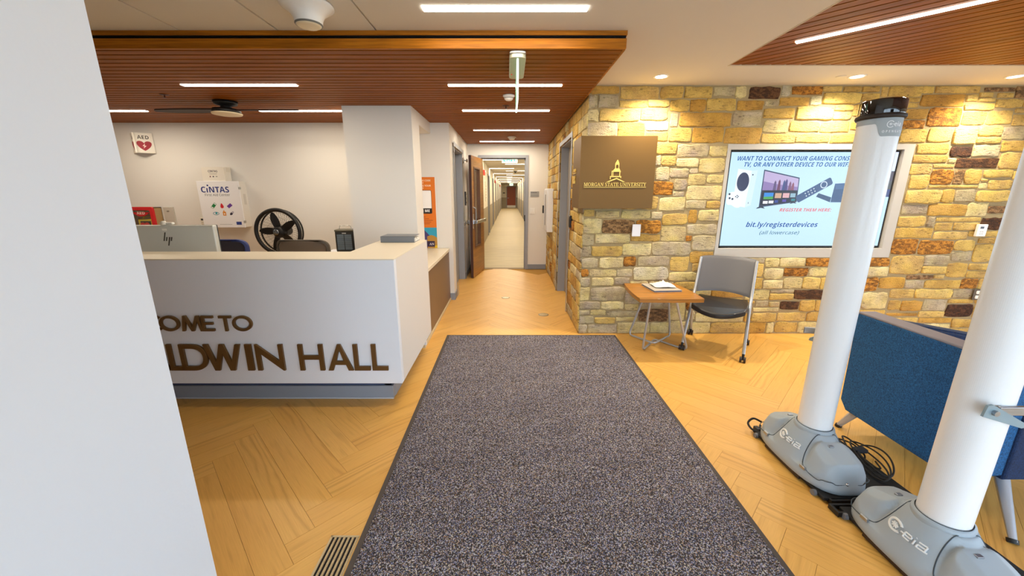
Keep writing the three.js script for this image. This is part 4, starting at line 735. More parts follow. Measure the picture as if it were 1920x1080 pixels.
// ---------------------------------------------------------------- stone wall: sign box, screen, small plates
{
  const brass = M('#6c4f20', 0.5, { metalness: 0.35 }), gold = M('#e8c76a', 0.35, { metalness: 0.45 });
  const t = thing('sign_box', 'large brown bronze sign box with gold tower emblem wrapping the stone corner', 'sign', [0, 0, 0]);
  part('box', ext(new THREE.Shape([[0.698, 3.93], [1.434, 3.93], [1.434, 4.005], [0.745, 4.005], [0.745, 4.36], [0.698, 4.36]].map((p) => new THREE.Vector2(p[0], -p[1]))), 0.682, 0.002).rotateX(-Math.PI / 2).translate(0, 1.368, 0).scale(1, 1, 1), brass, t).geometry.computeBoundingBox();
  const b = t.children[0]; // the outline was drawn with depth negative, so turn it to face the room
  b.geometry.scale(1, 1, -1); { const p = b.geometry; const i = p.attributes.position.array; for (let k = 0; k < i.length; k += 9) for (let c = 0; c < 3; c++) { const q = i[k + 3 + c]; i[k + 3 + c] = i[k + 6 + c]; i[k + 6 + c] = q; } p.deleteAttribute('normal'); p.computeVertexNormals(); }
  const F = -3.9285;
  part('lettering', text('MORGAN STATE UNIVERSITY', 'serif_regular', 0.615, 0.034, 0.003).translate(0.741, 1.583, F), gold, t);
  part('underline', bx(0.741, 1.5715, F, 1.356, 1.5755, F + 0.003), gold, t);
  const k = 0.000759, P = (a) => a.map(([x, y]) => [1.0606 + x * k, 1.623 + (675 - y) * k]);
  const E = [[[-135, 675], [0, 622], [115, 675], [88, 675], [0, 638], [-100, 675]], [[-88, 640], [-88, 600], [58, 600], [58, 625], [46, 625], [46, 614], [-76, 614], [-76, 640]], [[-70, 604], [-70, 545], [-58, 545], [-58, 604]], [[-50, 604], [-50, 548], [-44, 548], [-44, 604]], [[30, 604], [30, 545], [42, 545], [42, 604]], [[-70, 548], [-70, 536], [48, 536], [48, 555], [40, 548]], [[-58, 536], [-30, 505], [28, 505], [44, 536]], [[-30, 505], [-30, 450], [-18, 450], [-18, 505]], [[14, 505], [14, 450], [24, 450], [24, 505]], [[-32, 452], [-18, 425], [-4, 400], [4, 400], [16, 425], [26, 452]]];
  const eg = E.map((a) => poly(P(a), 0.003));
  const ring = new THREE.Shape().absarc(1.0606 - 6 * k, 1.623 + 105 * k, 28 * k, 0, 6.2832); ring.holes.push(new THREE.Path().absarc(1.0606 - 6 * k, 1.623 + 105 * k, 20 * k, 0, 6.2832)); eg.push(ext(ring, 0.003));
  const arch = new THREE.Shape().absarc(1.0606 - 2 * k, 1.623 + 208 * k, 16 * k, 0, Math.PI).absarc(1.0606 - 2 * k, 1.623 + 208 * k, 9 * k, Math.PI, 0, true); eg.push(ext(arch, 0.003));
  part('emblem', eg.map((g) => g.translate(0, 0, F)), gold, t);
  const side = (g, y, z) => g.rotateY(-Math.PI / 2).translate(0.698, y, z);
  part('side_lettering', [side(text('RY', 'sans_bold', 0.14, 0.075, 0.012), 1.615, -4.29), side(text('oo', 'sans_bold', 0.12, 0.032, 0.010), 1.730, -4.28), bx(0.690, 1.715, -4.30, 0.698, 1.722, -4.14)], gold, t);
}
{
  const t = structGroup('trim_4');
  part('surround', (() => { const s = roundRect(2.168, 0.856, 4.022, 1.988, 0.004); s.holes.push(roundRect(2.203, 0.952, 3.925, 1.936, 0.003)); return ext(s, 0.12, 0.002).translate(0, 0, BACK - 0.115); })(), M('#bcb8b0', 0.7), t);
  part('backboard', bx(2.18, 0.87, BACK - 0.128, 4.01, 1.98, BACK - 0.118), M('#bcb8b0', 0.7), t);
}
const screenTex = canvasTex(1408, 792, (c, w, h) => {
  c.fillStyle = '#bfe0f6'; c.fillRect(0, 0, w, h);
  const U = (u) => u * w, Q = (v) => v * h;
  const say = (s, u0, u1, v, px, col, style, upTo = s) => { c.font = style + ' ' + px + 'px sans-serif'; c.fillStyle = col; c.textAlign = 'left'; const m = c.measureText(upTo).width; c.save(); c.translate(U(u0), Q(v)); c.scale((U(u1) - U(u0)) / m, 1); c.fillText(s, 0, 0); c.restore(); };
  say('WANT TO CONNECT YOUR GAMING CONSOLE,', 0.035, 0.710, 0.085, 49, '#1f569c', 'italic bold', 'WANT TO CONNECT YOUR GAMING CONS');
  say('TV, OR ANY OTHER DEVICE TO OUR WIFI?', 0.080, 0.708, 0.147, 49, '#1f569c', 'italic bold', 'TV, OR ANY OTHER DEVICE TO OUR WIF');
  say('REGISTER THEM HERE:', 0.340, 0.662, 0.622, 38, '#d9564c', 'italic bold');
  say('bit.ly/registerdevices', 0.145, 0.594, 0.790, 58, '#174a94', 'italic bold');
  say('(all lowercase)', 0.238, 0.487, 0.872, 42, '#24586f', 'italic');
  const shape = (pts, col) => { c.fillStyle = col; c.beginPath(); pts.forEach(([u, v], i) => i ? c.lineTo(U(u), Q(v)) : c.moveTo(U(u), Q(v))); c.fill(); };
  shape([[0.052, 0.17], [0.137, 0.19], [0.125, 0.578], [0.045, 0.555]], '#e6f3fb'); shape([[0.137, 0.19], [0.172, 0.185], [0.160, 0.555], [0.125, 0.578]], '#cfe6f3');
  c.fillStyle = '#23264a'; c.beginPath(); c.ellipse(U(0.092), Q(0.306), U(0.0365), Q(0.098), 0, 0, 7); c.fill();
  c.fillStyle = '#3a4258'; c.beginPath(); c.arc(U(0.146), Q(0.232), 6, 0, 7); c.fill(); c.fillRect(U(0.141), Q(0.52), 4, 14);
  c.fillStyle = '#eaf5fb'; c.beginPath(); c.moveTo(U(0.012), Q(0.43)); c.bezierCurveTo(U(0.04), Q(0.39), U(0.08), Q(0.42), U(0.092), Q(0.44)); c.bezierCurveTo(U(0.10), Q(0.5), U(0.105), Q(0.58), U(0.085), Q(0.58)); c.bezierCurveTo(U(0.06), Q(0.59), U(0.05), Q(0.55), U(0.03), Q(0.55)); c.bezierCurveTo(U(0.0), Q(0.56), U(0.003), Q(0.49), U(0.012), Q(0.43)); c.fill();
  c.fillStyle = '#20263c'; [[0.02, 0.435, 9], [0.024, 0.478, 9], [0.042, 0.487, 9], [0.060, 0.462, 5], [0.068, 0.450, 5], [0.07, 0.472, 5], [0.076, 0.460, 5]].forEach(([u, v, r]) => { c.beginPath(); c.arc(U(u), Q(v), r, 0, 7); c.fill(); });
  shape([[0.210, 0.178], [0.433, 0.262], [0.440, 0.520], [0.211, 0.578]], '#34415c'); shape([[0.216, 0.192], [0.428, 0.272], [0.432, 0.392], [0.217, 0.392]], '#b9a9cf'); shape([[0.217, 0.30], [0.30, 0.33], [0.432, 0.36], [0.432, 0.40], [0.217, 0.40]], '#8d78ad');
  [[0.29, 0.29], [0.315, 0.28], [0.345, 0.285], [0.358, 0.275], [0.382, 0.30], [0.40, 0.31]].forEach(([u, v], i) => shape([[u - 0.010, 0.40], [u - 0.006, v + 0.02], [u, v], [u + 0.006, v + 0.02], [u + 0.010, 0.40]], ['#5b4a74', '#6b3a58', '#3e4c80', '#4a4178', '#7a4f6e', '#884f66'][i]));
  shape([[0.217, 0.395], [0.432, 0.395], [0.434, 0.515], [0.217, 0.560]], '#17172a');
  [['#2f86d8', 0.232, 0.290, 0.420, 0.490], ['#c9a184', 0.300, 0.340, 0.424, 0.478], ['#d9a7ab', 0.348, 0.388, 0.424, 0.474], ['#8fb2c2', 0.394, 0.426, 0.426, 0.470], ['#e8e8ee', 0.232, 0.262, 0.508, 0.538], ['#dfe4ea', 0.267, 0.297, 0.504, 0.534], ['#27418f', 0.303, 0.325, 0.498, 0.528], ['#4d3fa0', 0.350, 0.374, 0.492, 0.518], ['#2f7f8a', 0.404, 0.428, 0.484, 0.508]].forEach(([col, a, b, v0, v1]) => shape([[a, v0], [b, v0], [b, v1], [a, v1]], col));
  shape([[0.232, 0.464], [0.290, 0.460], [0.290, 0.490], [0.232, 0.490]], '#4aa048');
  shape([[0.205, 0.575], [0.235, 0.565], [0.250, 0.590], [0.225, 0.582], [0.195, 0.592]], '#1d2233'); shape([[0.405, 0.528], [0.43, 0.522], [0.440, 0.536], [0.420, 0.531], [0.398, 0.540]], '#1d2233');
  c.save(); c.translate(U(0.442), Q(0.49)); c.rotate(Math.atan2(Q(-0.195), U(0.185))); const L = Math.hypot(Q(0.195), U(0.185)) + 16; c.fillStyle = '#37507a'; c.beginPath(); c.roundRect(-8, -32, L, 64, 16); c.fill(); c.strokeStyle = '#c7d4e2'; c.lineWidth = 8; c.beginPath(); c.arc(L - 80, 0, 26, 0, 7); c.stroke(); c.fillStyle = '#dbe6f0'; for (let i = 0; i < 8; i++) { c.beginPath(); c.arc(76 + (i >> 1) * 26, i % 2 ? 12 : -12, 5, 0, 7); c.fill(); } c.restore();
  shape([[0.565, 0.425], [0.648, 0.470], [0.645, 0.522], [0.553, 0.462]], '#2c4468'); shape([[0.655, 0.325], [0.90, 0.300], [0.90, 0.525], [0.648, 0.522]], '#2f4b74'); shape([[0.655, 0.325], [0.665, 0.385], [0.90, 0.36], [0.90, 0.300]], '#3c5c88');
  shape([[0.972, 0.195], [1, 0.195], [1, 0.30], [0.968, 0.30]], '#4c3f46'); shape([[0.968, 0.30], [1, 0.30], [1, 0.385], [0.964, 0.385]], '#4a4744'); shape([[0.964, 0.385], [1, 0.385], [1, 0.465], [0.962, 0.465]], '#2f3670');
  c.fillStyle = '#dbe2fb'; c.fillRect(U(0.93), 0, U(0.07), Q(0.19));
});
{
  const t = thing('television', 'large wall screen showing a device registration notice, set in the stone wall', 'television', [3.064, 1.444, BACK - 0.035]);
  part('housing', bx(-0.852, -0.482, -0.07, 0.852, 0.482, 0.012, 0.004), black, t);
  part('screen', plane(1.672, 0.938).translate(0.001, 0.002, 0.0127), new THREE.MeshStandardMaterial({ color: '#0a0a0a', roughness: 0.25, emissive: '#ffffff', emissiveMap: screenTex, emissiveIntensity: 0.95 }), t);
  areaLight(new THREE.Color(0.75, 0.88, 1), 0.6, 1.66, 0.93, [3.064, 1.444, BACK + 0.002], [0, 0, 1]).castShadow = true;
}
single('wall_card', bx(-0.043, -0.062, 0, 0.043, 0.062, 0.014, 0.004), M('#f2f2f4', 0.5), 'small blank white plate on the stone wall under the bronze sign', 'wall plate', [1.318, 1.143, BACK + 0.026]);
{
  const h = thing('room_thermostat', 'white wall thermostat with tiny display on the stones right of the screen', 'thermostat', [4.882, 1.143, BACK + 0.02]);
  part('case', bx(-0.05, -0.062, 0, 0.05, 0.062, 0.024, 0.005), M('#f0efec', 0.5), h); part('display', bx(-0.026, 0.018, 0.0235, 0.010, 0.040, 0.0255), M('#3b3c40', 0.3), h);
  part('buttons', [0, 1, 2, 3].map((k) => bx(-0.022 + (k % 2) * 0.022, -0.04 + (k >> 1) * 0.022, 0.0235, -0.008 + (k % 2) * 0.022, -0.03 + (k >> 1) * 0.022, 0.026)), M('#c9c8c4', 0.5), h);
  const o = thing('power_outlet', 'dark double outlet with white sockets low on the stone wall', 'outlet', [5.055, 0.453, BACK + 0.02]);
  part('plate', bx(-0.045, -0.06, 0, 0.045, 0.06, 0.008, 0.004), M('#5a5146', 0.5), o); for (const y of [-0.026, 0.026]) part('socket', ext(roundRect(-0.022, y - 0.018, 0.022, y + 0.018, 0.012), 0.006).translate(0, 0, 0.007), M('#f0ece2', 0.5), o);
}
// ---------------------------------------------------------------- passage: cabinet, reader, plates, door holders
{
  const t = thing('extinguisher_cabinet', 'white fire extinguisher cabinet with dark slot on the stone return wall', 'cabinet', [SIDE - 0.005, 0.85, -7.1]);
  part('body', bx(-0.10, 0, -0.30, 0, 0.74, 0.36, 0.010), M('#eceef2', 0.45), t);
  part('door', bx(-0.108, 0.02, -0.285, -0.098, 0.72, 0.345, 0.003), M('#e2e3e6', 0.45), t);
  part('window_slot', bx(-0.1095, 0.10, -0.02, -0.107, 0.64, 0.10), M('#3a3038', 0.3), t);
  part('handle', bx(-0.135, 0.30, -0.255, -0.106, 0.44, -0.225, 0.004), black, t);
  const r = thing('card_reader', 'black card reader on the stone corner beside the grey side door', 'card reader', [SIDE - 0.012, 1.11, -4.72]);
  part('body', bx(-0.028, 0, -0.045, 0, 0.145, 0.045, 0.010), M('#17181c', 0.35), r); part('indicator', bx(-0.030, 0.115, -0.012, -0.0275, 0.120, 0.012), M('#30405a', 0.3), r);
  const s = thing('room_sign', 'small grey room sign right of the open corridor doorway', 'sign', [0.508, 1.495, CROSS]);
  part('plate', bx(-0.085, -0.052, 0, 0.085, 0.052, 0.008, 0.002), M('#9fa09f', 0.5), s); part('text_row', [0, 1, 2, 3, 4, 5, 6].map((k) => bx(-0.075 + k * 0.017, 0.024, 0.008, -0.062 + k * 0.017, 0.036, 0.0088)), M('#4c4c50', 0.6), s); part('raised_dots', bx(-0.075, -0.03, 0.008, 0.075, -0.02, 0.0085), M('#8d8e8d', 0.6), s);
  const w = thing('light_switch', 'double white light switch below the small grey room sign', 'switch', [0.47, 1.17, CROSS]);
  part('plate', bx(-0.055, -0.058, 0, 0.055, 0.058, 0.006, 0.003), whiteSmooth, w); for (const x of [-0.024, 0.024]) part('rocker', bx(x - 0.016, -0.034, 0.005, x + 0.016, 0.034, 0.010, 0.002), whiteSmooth, w);
  const p = thing('door_operator_plate', 'narrow dark wall plate between the two left doors of the passage', 'wall plate', [LEFT, 1.30, -7.12]);
  part('plate', bx(0, 0, -0.06, 0.018, 0.24, 0.06, 0.003), M('#3c342e', 0.4), p); part('key_switch', [0.05, 0.12, 0.19].map((y) => rod([0.018, y, 0], [0.026, y, 0], 0.016)), M('#6b6258', 0.4, { metalness: 0.5 }), p);
  const hold = (name, label, y, z, reach, cat) => { const g = thing(name, label, cat, [LEFT, y, z]); part('wall_disc', lathe([[0.0001, 0.022], [0.03, 0.02], [0.048, 0.008], [0.05, 0]], 24).rotateZ(-Math.PI / 2), chrome, g); part('arm', rod([0.015, 0, 0], [reach, 0, 0], 0.011), satin, g); part('catch', lathe([[0.0001, 0.02], [0.03, 0.018], [0.034, 0]], 20).rotateZ(-Math.PI / 2).translate(reach - 0.018, 0, 0), chrome, g); };
  hold('door_holder', 'chrome magnetic holder high behind the open wooden door', 2.06, -6.95, 0.078, 'door holder'); hold('door_stop', 'chrome stop at handle height behind the open wooden door', 0.99, -6.98, 0.07, 'door stop');
}
[['first small round metal cover in the passage floor, nearer the corridor', -0.048, -5.535, 0.055], ['second small round metal cover in the passage floor, nearer the mat', 0.445, -4.707, 0.06]].forEach(([s, x, z, r]) => {
  const t = thing('floor_cover', s, 'floor cover', [x, 0, z]);
  part('plate', lathe([[0.0001, 0.003], [r - 0.012, 0.003], [r - 0.010, 0.002], [r - 0.008, 0.003], [r, 0.001], [r, 0]].reverse(), 32), M('#c8b48a', 0.35, { metalness: 0.4 }), t); part('rim', lathe([[r - 0.002, 0.0035], [r + 0.004, 0.002], [r + 0.005, 0]].reverse(), 32), M('#7d756a', 0.4, { metalness: 0.4 }), t);
});
// corridor fittings
for (const [nth, z] of [['nearest', -11.85], ['middle', -22.4 + 1.2], ['farthest', -33.2]]) {
  const t = thing('fire_alarm', nth + ' red fire alarm high on the left wall of the corridor', 'fire alarm', [CL, 2.02, z]);
  part('body', bx(0, 0, -0.06, 0.06, 0.16, 0.06, 0.01), M('#c0241c', 0.5), t); part('strobe', bx(0.06, 0.09, -0.03, 0.075, 0.13, 0.03, 0.005), M('#eee6d8', 0.3), t);
}
for (const [s, z, w] of [['green lettered exit sign hanging just inside the open corridor doorway', -9.3, 0.36], ['tiny green exit sign far down the corridor above the brown door', -38.5, 0.36]]) {
  const t = thing('corridor_exit_sign', s, 'exit sign', [0.02 + (z < -20 ? 0.22 : 0), 0, z]);
  part('canopy', bx(-0.12, CC - 0.035, -0.04, 0.12, CC, 0.04, 0.01), M('#d8d5c8', 0.5), t);
  part('blade', bx(-w / 2, 2.19, -0.005, w / 2, CC - 0.034, 0.005, 0.002), MP('#e9fff4', 0.15, { transmission: 0.5, thickness: 0.01, emissive: '#d9ffe9', emissiveIntensity: 0.2 }), t);
  part('lettering', text('EXIT', 'sans_bold', 0.30, 0.14, 0.002).translate(-0.15, 2.225, 0.0055), new THREE.MeshStandardMaterial({ color: '#0d9c62', emissive: '#10b877', emissiveIntensity: 0.7 }), t);
}
{
  const t = thing('dome_camera', 'small dark dome camera on the corridor ceiling', 'camera', [0.28, CC, -17.0]);
  part('ring', lathe([[0.0001, 0], [0.10, 0], [0.10, -0.03], [0.07, -0.045]].reverse(), 24), whiteSmooth, t); part('dome', new THREE.SphereGeometry(0.075, 20, 10, 0, 6.2832, Math.PI / 2, Math.PI / 2).translate(0, -0.04, 0), blackGloss, t);
  const p = thing('notice_panel', 'framed pale notice on the left corridor wall beyond the first door', 'notice', [CL, 1.25, -12.9]);
  part('frame', bx(0, 0, -0.28, 0.014, 0.62, 0.28, 0.004), M('#d6cdb6', 0.5), p); part('sheet', bx(0.013, 0.02, -0.26, 0.016, 0.60, 0.26), M('#e8e1cd', 0.5), p); part('print', [0, 1, 2, 3, 4].map((k) => bx(0.016, 0.10 + k * 0.09, -0.2, 0.0166, 0.13 + k * 0.09, 0.1 + (k % 2) * 0.08)), M('#b9ae92', 0.6), p);
  const b = thing('end_wall_sign', 'small black sign on the end wall left of the far brown door', 'sign', [-0.50, 1.50, FAR]);
  part('plate', bx(-0.11, -0.04, 0, 0.11, 0.05, 0.02, 0.004), black, b);
}
// ---------------------------------------------------------------- floor: entrance mat and grille strip
{
  const t = thing('entrance_mat', 'large charcoal speckled entrance mat with dark rubber border', 'mat', [0, 0, 0]);
  const s = new THREE.Shape([[-0.672, 1.2], [1.166, 1.2], [1.166, 3.965], [-0.676, 3.965]].map((p) => new THREE.Vector2(p[0], p[1] === 1.2 ? 0.4 : -p[1])).map((v) => new THREE.Vector2(v.x, -v.y)));
  part('rubber_base', ext(s, 0.005, 0.002).rotateX(-Math.PI / 2), brownRubber, t);
  const g = bx(-0.648, 0.003, -3.942, 1.142, 0.0095, 0.38, 0.003);
  part('pile', g, M('#c6c5c8', 0.98, { map: matTex, bumpMap: matTex, bumpScale: 0.004 }), t);
}
{
  const t = thing('grille_strip', 'ribbed black and beige entrance grille strip left of the mat', 'floor grille', [0, 0, 0]);
  part('frame', [bx(-0.808, 0, -1.428, -0.68, 0.002, 0.9), bx(-0.808, 0, -1.428, -0.800, 0.004, 0.9), bx(-0.808, 0, -1.428, -0.68, 0.004, -1.420)], M('#c9b48c', 0.5), t);
  const ribs = [M('#29262a', 0.9, { map: matTex }), M('#cbb389', 0.95, { bumpMap: matTex, bumpScale: 0.003 })];
  for (let k = 0; k < 12; k++) part('rib', bx(-0.798 + k * 0.0098, 0.001, -1.418, -0.798 + k * 0.0098 + (k % 2 ? 0.0075 : 0.0085), k % 2 ? 0.0055 : 0.004, 0.88, 0.001), ribs[k % 2 ? 1 : 0], t);
}
// ---------------------------------------------------------------- table and chair at the stone wall
{
  const t = thing('side_table', 'small square wood-top table on bent silver tube legs', 'table', [0, 0, 0]);
  const s = new THREE.Shape(); s.moveTo(1.20, 3.386).quadraticCurveTo(1.495, 3.37, 1.79, 3.386).quadraticCurveTo(1.815, 3.70, 1.77, 4.005).quadraticCurveTo(1.495, 4.008, 1.235, 4.005).quadraticCurveTo(1.185, 3.70, 1.20, 3.386);
  const g = ext(s, 0.032, 0.003).rotateX(Math.PI / 2).translate(0, 0.577, 0); // drawn in x, depth; flip depth to -z
  g.scale(1, 1, -1); { const i = g.attributes.position.array; for (let k = 0; k < i.length; k += 9) for (let c = 0; c < 3; c++) { const q = i[k + 3 + c]; i[k + 3 + c] = i[k + 6 + c]; i[k + 6 + c] = q; } g.deleteAttribute('normal'); g.computeVertexNormals(); uvMetres(g); }
  part('tabletop', g, MP('#bb8030', 0.4, { map: slatTex, clearcoat: 0.2 }), t);
  const R = 0.0105;
  part('leg_frame', tube([[1.322, 0.545, -3.45], [1.322, R, -3.541], [1.55, R, -3.83], [1.763, R, -3.541], [1.563, 0.545, -3.45]], R, { straight: true, bend: 0.05, n: 90, sides: 10 }), silver, t);
  part('leg_frame', tube([[1.44, 0.545, -3.88], [1.316, R + 0.002, -3.965], [1.48, R + 0.022, -3.66], [1.756, R + 0.002, -3.94], [1.664, 0.545, -3.88]], R, { straight: true, bend: 0.05, n: 90, sides: 10 }), silver, t);
  part('mounting_plate', [bx(1.30, 0.536, -3.49, 1.59, 0.545, -3.42), bx(1.42, 0.536, -3.91, 1.69, 0.545, -3.84)], silver, t);
  const m = thing('folder', 'grey ring folder lying on the small wooden table', 'folder', [1.545, 0.5805, -3.77], 0.08);
  part('cover', [bx(-0.145, 0, -0.16, 0.135, 0.003, 0.15, 0.001), bx(-0.145, 0.014, -0.16, 0.135, 0.017, 0.15, 0.001), bx(0.132, 0, -0.16, 0.135, 0.017, 0.15, 0.001)], M('#b4aca2', 0.5), m); part('paper', bx(-0.14, 0.003, -0.15, 0.131, 0.014, 0.145), M('#5f6a80', 0.8), m);
  const c = new THREE.PlaneGeometry(0.22, 0.20, 22, 18).rotateX(-Math.PI / 2), p = c.attributes.position;
  for (let k = 0; k < p.count; k++) { const x = p.getX(k), z = p.getZ(k), e = Math.hypot(x / 0.11, z / 0.10); p.setY(k, 0.012 + 0.034 * Math.max(0, 1 - e * 0.85) + 0.034 * (vnoise(x * 45 + 9, z * 45 + 7) - 0.35) * Math.max(0.1, 1.1 - e)); p.setX(k, x * (1 - 0.16 * Math.max(0, e - 0.9))); p.setZ(k, z * (1 - 0.16 * Math.max(0, e - 0.9))); }
  c.computeVertexNormals();
  single('crumpled_bag', c, M('#efe9e0', 0.6, { side: THREE.DoubleSide }), 'crumpled cream plastic wrap lying on the grey folder', 'wrapper', [1.565, 0.5955, -3.80]);
}
{
  const t = thing('guest_chair', 'grey shell-back chair with black seat on silver legs and casters', 'chair', [2.087, 0, -3.644], -0.594);
  const grey = M('#5e5e62', 0.42), seatBlack = MP('#1c1d22', 0.38, { clearcoat: 0.15 });
  // curved back shell
  const nx = 16, ny = 10, back = (off) => { const v = []; for (let j = 0; j <= ny; j++) for (let i = 0; i <= nx; i++) { const u = i / nx * 2 - 1, w = j / ny, y = 0.535 + 0.355 * w - 0.035 * (1 - w) * (u * u < 0.8 ? 1 : 1) * (1 - u * u) * -0.6, half = 0.235 + 0.012 * w, z = -0.075 - 0.165 * w - 0.055 * (1 - u * u) + off; v.push([u * half, y - (w > 0.99 ? 0.012 * Math.pow(Math.abs(u), 6) : 0), z]); } return v; };
  const a = back(0), b = back(-0.012), pos = [...a, ...b].flat(), idx = [], s = nx + 1, n = a.length;
  for (let j = 0; j < ny; j++) for (let i = 0; i < nx; i++) { const q = j * s + i; idx.push(q, q + 1, q + s + 1, q, q + s + 1, q + s, n + q, n + q + s + 1, n + q + 1, n + q, n + q + s, n + q + s + 1); }
  for (let i = 0; i < nx; i++) { idx.push(i, n + i + 1, i + 1, i, n + i, n + i + 1); const q = ny * s + i; idx.push(q, q + 1, n + q + 1, q, n + q + 1, n + q); }
  for (let j = 0; j < ny; j++) { const q = j * s; idx.push(q, q + s, n + q + s, q, n + q + s, n + q); const r = q + nx; idx.push(r, n + r + s, r + s, r, n + r, n + r + s); }
  const g = new THREE.BufferGeometry(); g.setAttribute('position', new THREE.Float32BufferAttribute(pos, 3)); g.setIndex(idx); g.computeVertexNormals();
  part('backrest', g, grey, t);
  const ss = new THREE.Shape(); ss.moveTo(-0.21, -0.20).quadraticCurveTo(0, -0.225, 0.21, -0.20).quadraticCurveTo(0.245, 0.05, 0.215, 0.20).quadraticCurveTo(0.12, 0.275, 0, 0.28).quadraticCurveTo(-0.12, 0.275, -0.215, 0.20).quadraticCurveTo(-0.245, 0.05, -0.21, -0.20);
  const sg = new THREE.ExtrudeGeometry(ss, { depth: 0.022, bevelEnabled: true, bevelSize: 0.012, bevelThickness: 0.012, bevelSegments: 4, curveSegments: 16 }).rotateX(Math.PI / 2).translate(0, 0.465, 0), sp = sg.attributes.position;
  for (let k = 0; k < sp.count; k++) { const x = sp.getX(k), z = sp.getZ(k); sp.setY(k, sp.getY(k) - Math.max(0, z - 0.08) * Math.max(0, z - 0.08) * 1.1 + 0.10 * x * x * 2 - 0.004); }
  sg.computeVertexNormals();
  part('seat', sg, seatBlack, t);
  for (const k of [-1, 1]) {
    part('leg', tube([[k * 0.262, 0.07, 0.25], [k * 0.252, 0.42, 0.04], [k * 0.250, 0.56, -0.075], [k * 0.247, 0.87, -0.235]], 0.0135, { n: 40, sides: 10 }), silver, t);
    part('leg', tube([[k * 0.250, 0.41, 0.03], [k * 0.256, 0.30, -0.08], [k * 0.266, 0.07, -0.255]], 0.0125, { n: 24, sides: 10 }), silver, t);
    for (const [x, z] of [[k * 0.262, 0.255], [k * 0.266, -0.26]]) {
      const c = part('caster', [new THREE.CylinderGeometry(0.026, 0.026, 0.018, 20).rotateZ(Math.PI / 2).translate(x - 0.016, 0.026, z + 0.01), new THREE.CylinderGeometry(0.026, 0.026, 0.018, 20).rotateZ(Math.PI / 2).translate(x + 0.016, 0.026, z + 0.01)], M('#2a1a14', 0.45), t);
      part('fork', [rod([x, 0.028, z + 0.004], [x, 0.078, z - 0.004], 0.011), rod([x - 0.02, 0.026, z + 0.01], [x + 0.02, 0.026, z + 0.01], 0.007)], black, c);
    }
  }
  part('seat_rail', [rod([-0.25, 0.42, 0.03], [0.25, 0.42, 0.03], 0.011), rod([-0.25, 0.44, -0.06], [0.25, 0.44, -0.06], 0.011)], silver, t);
}
// ---------------------------------------------------------------- blue lounge chair
{
  const t = thing('lounge_chair', 'blue tweed lounge chair turned away, behind the two white posts', 'armchair', [0, 0, 0]);
  const blue = M('#2f74b4', 0.85, { map: fabricTex, bumpMap: fabricTex, bumpScale: 0.0015 }), navy = M('#1d3765', 0.85, { map: fabricTex }), rim = M('#8f8a90', 0.7), B = 0.785;  // rim: chair fabric with the light on its top put into the colour
  const sh = new THREE.Shape([[2.29, 0.20], [2.24, 0.145], [1.62, 0.145], [1.53, 0.24], [1.53, B], [2.305, B]].map((p) => new THREE.Vector2(...p)));
  const g = ext(sh, 0.10, 0.008).rotateY(Math.PI / 2).translate(2.20, 0, 0);  // x in the outline becomes -z
  part('back_shell', uvMetres(g), blue, t);
  part('back_top_sheen', bx(2.196, B - 0.002, -2.31, 2.308, B + 0.012, -1.525, 0.006), rim, t);  // grey layer painting the light that the top fabric reflects
  for (const [z0, z1] of [[-1.64, -1.53], [-2.305, -2.20]]) {
    const a = new THREE.Shape([[2.30, 0.22], [2.84, 0.22], [2.92, 0.30], [2.90, 0.655], [2.30, 0.765]].map((p) => new THREE.Vector2(...p)));
    part('arm', uvMetres(ext(a, z1 - z0, 0.012).translate(0, 0, z0)), navy, t);
    part('arm_rim', ext(new THREE.Shape([[2.30, 0.764], [2.90, 0.654], [2.905, 0.664], [2.30, 0.776]].map((p) => new THREE.Vector2(...p))), z1 - z0 - 0.02, 0.004).translate(0, 0, z0 + 0.01), navy, t);
  }
  part('seat_cushion', bx(2.32, 0.30, -2.19, 2.94, 0.46, -1.65, 0.04), navy, t); part('seat_frame', bx(2.30, 0.21, -2.195, 2.86, 0.30, -1.645, 0.01), navy, t);
  part('back_cushion', bx(2.30, 0.46, -2.19, 2.44, 0.76, -1.65, 0.04), navy, t);
  const legM = M('#b6b9c0', 0.45, { metalness: 0.4 });
  const leg = (a, b) => { const s = part('leg', rod(a, b, 0.016, 0.034, 4), legM, t); part('foot', rod([a[0], 0, a[2]], [a[0] + (b[0] - a[0]) * 0.05, a[1] + 0.008, a[2] + (b[2] - a[2]) * 0.05], 0.019, 0.019, 10), black, s); };
  leg([2.205, 0.008, -2.275], [2.262, 0.17, -2.21]); leg([2.25, 0.008, -1.39], [2.36, 0.23, -1.58]); leg([2.93, 0.008, -1.45], [2.84, 0.23, -1.60]); leg([2.93, 0.008, -2.38], [2.84, 0.23, -2.24]);
}
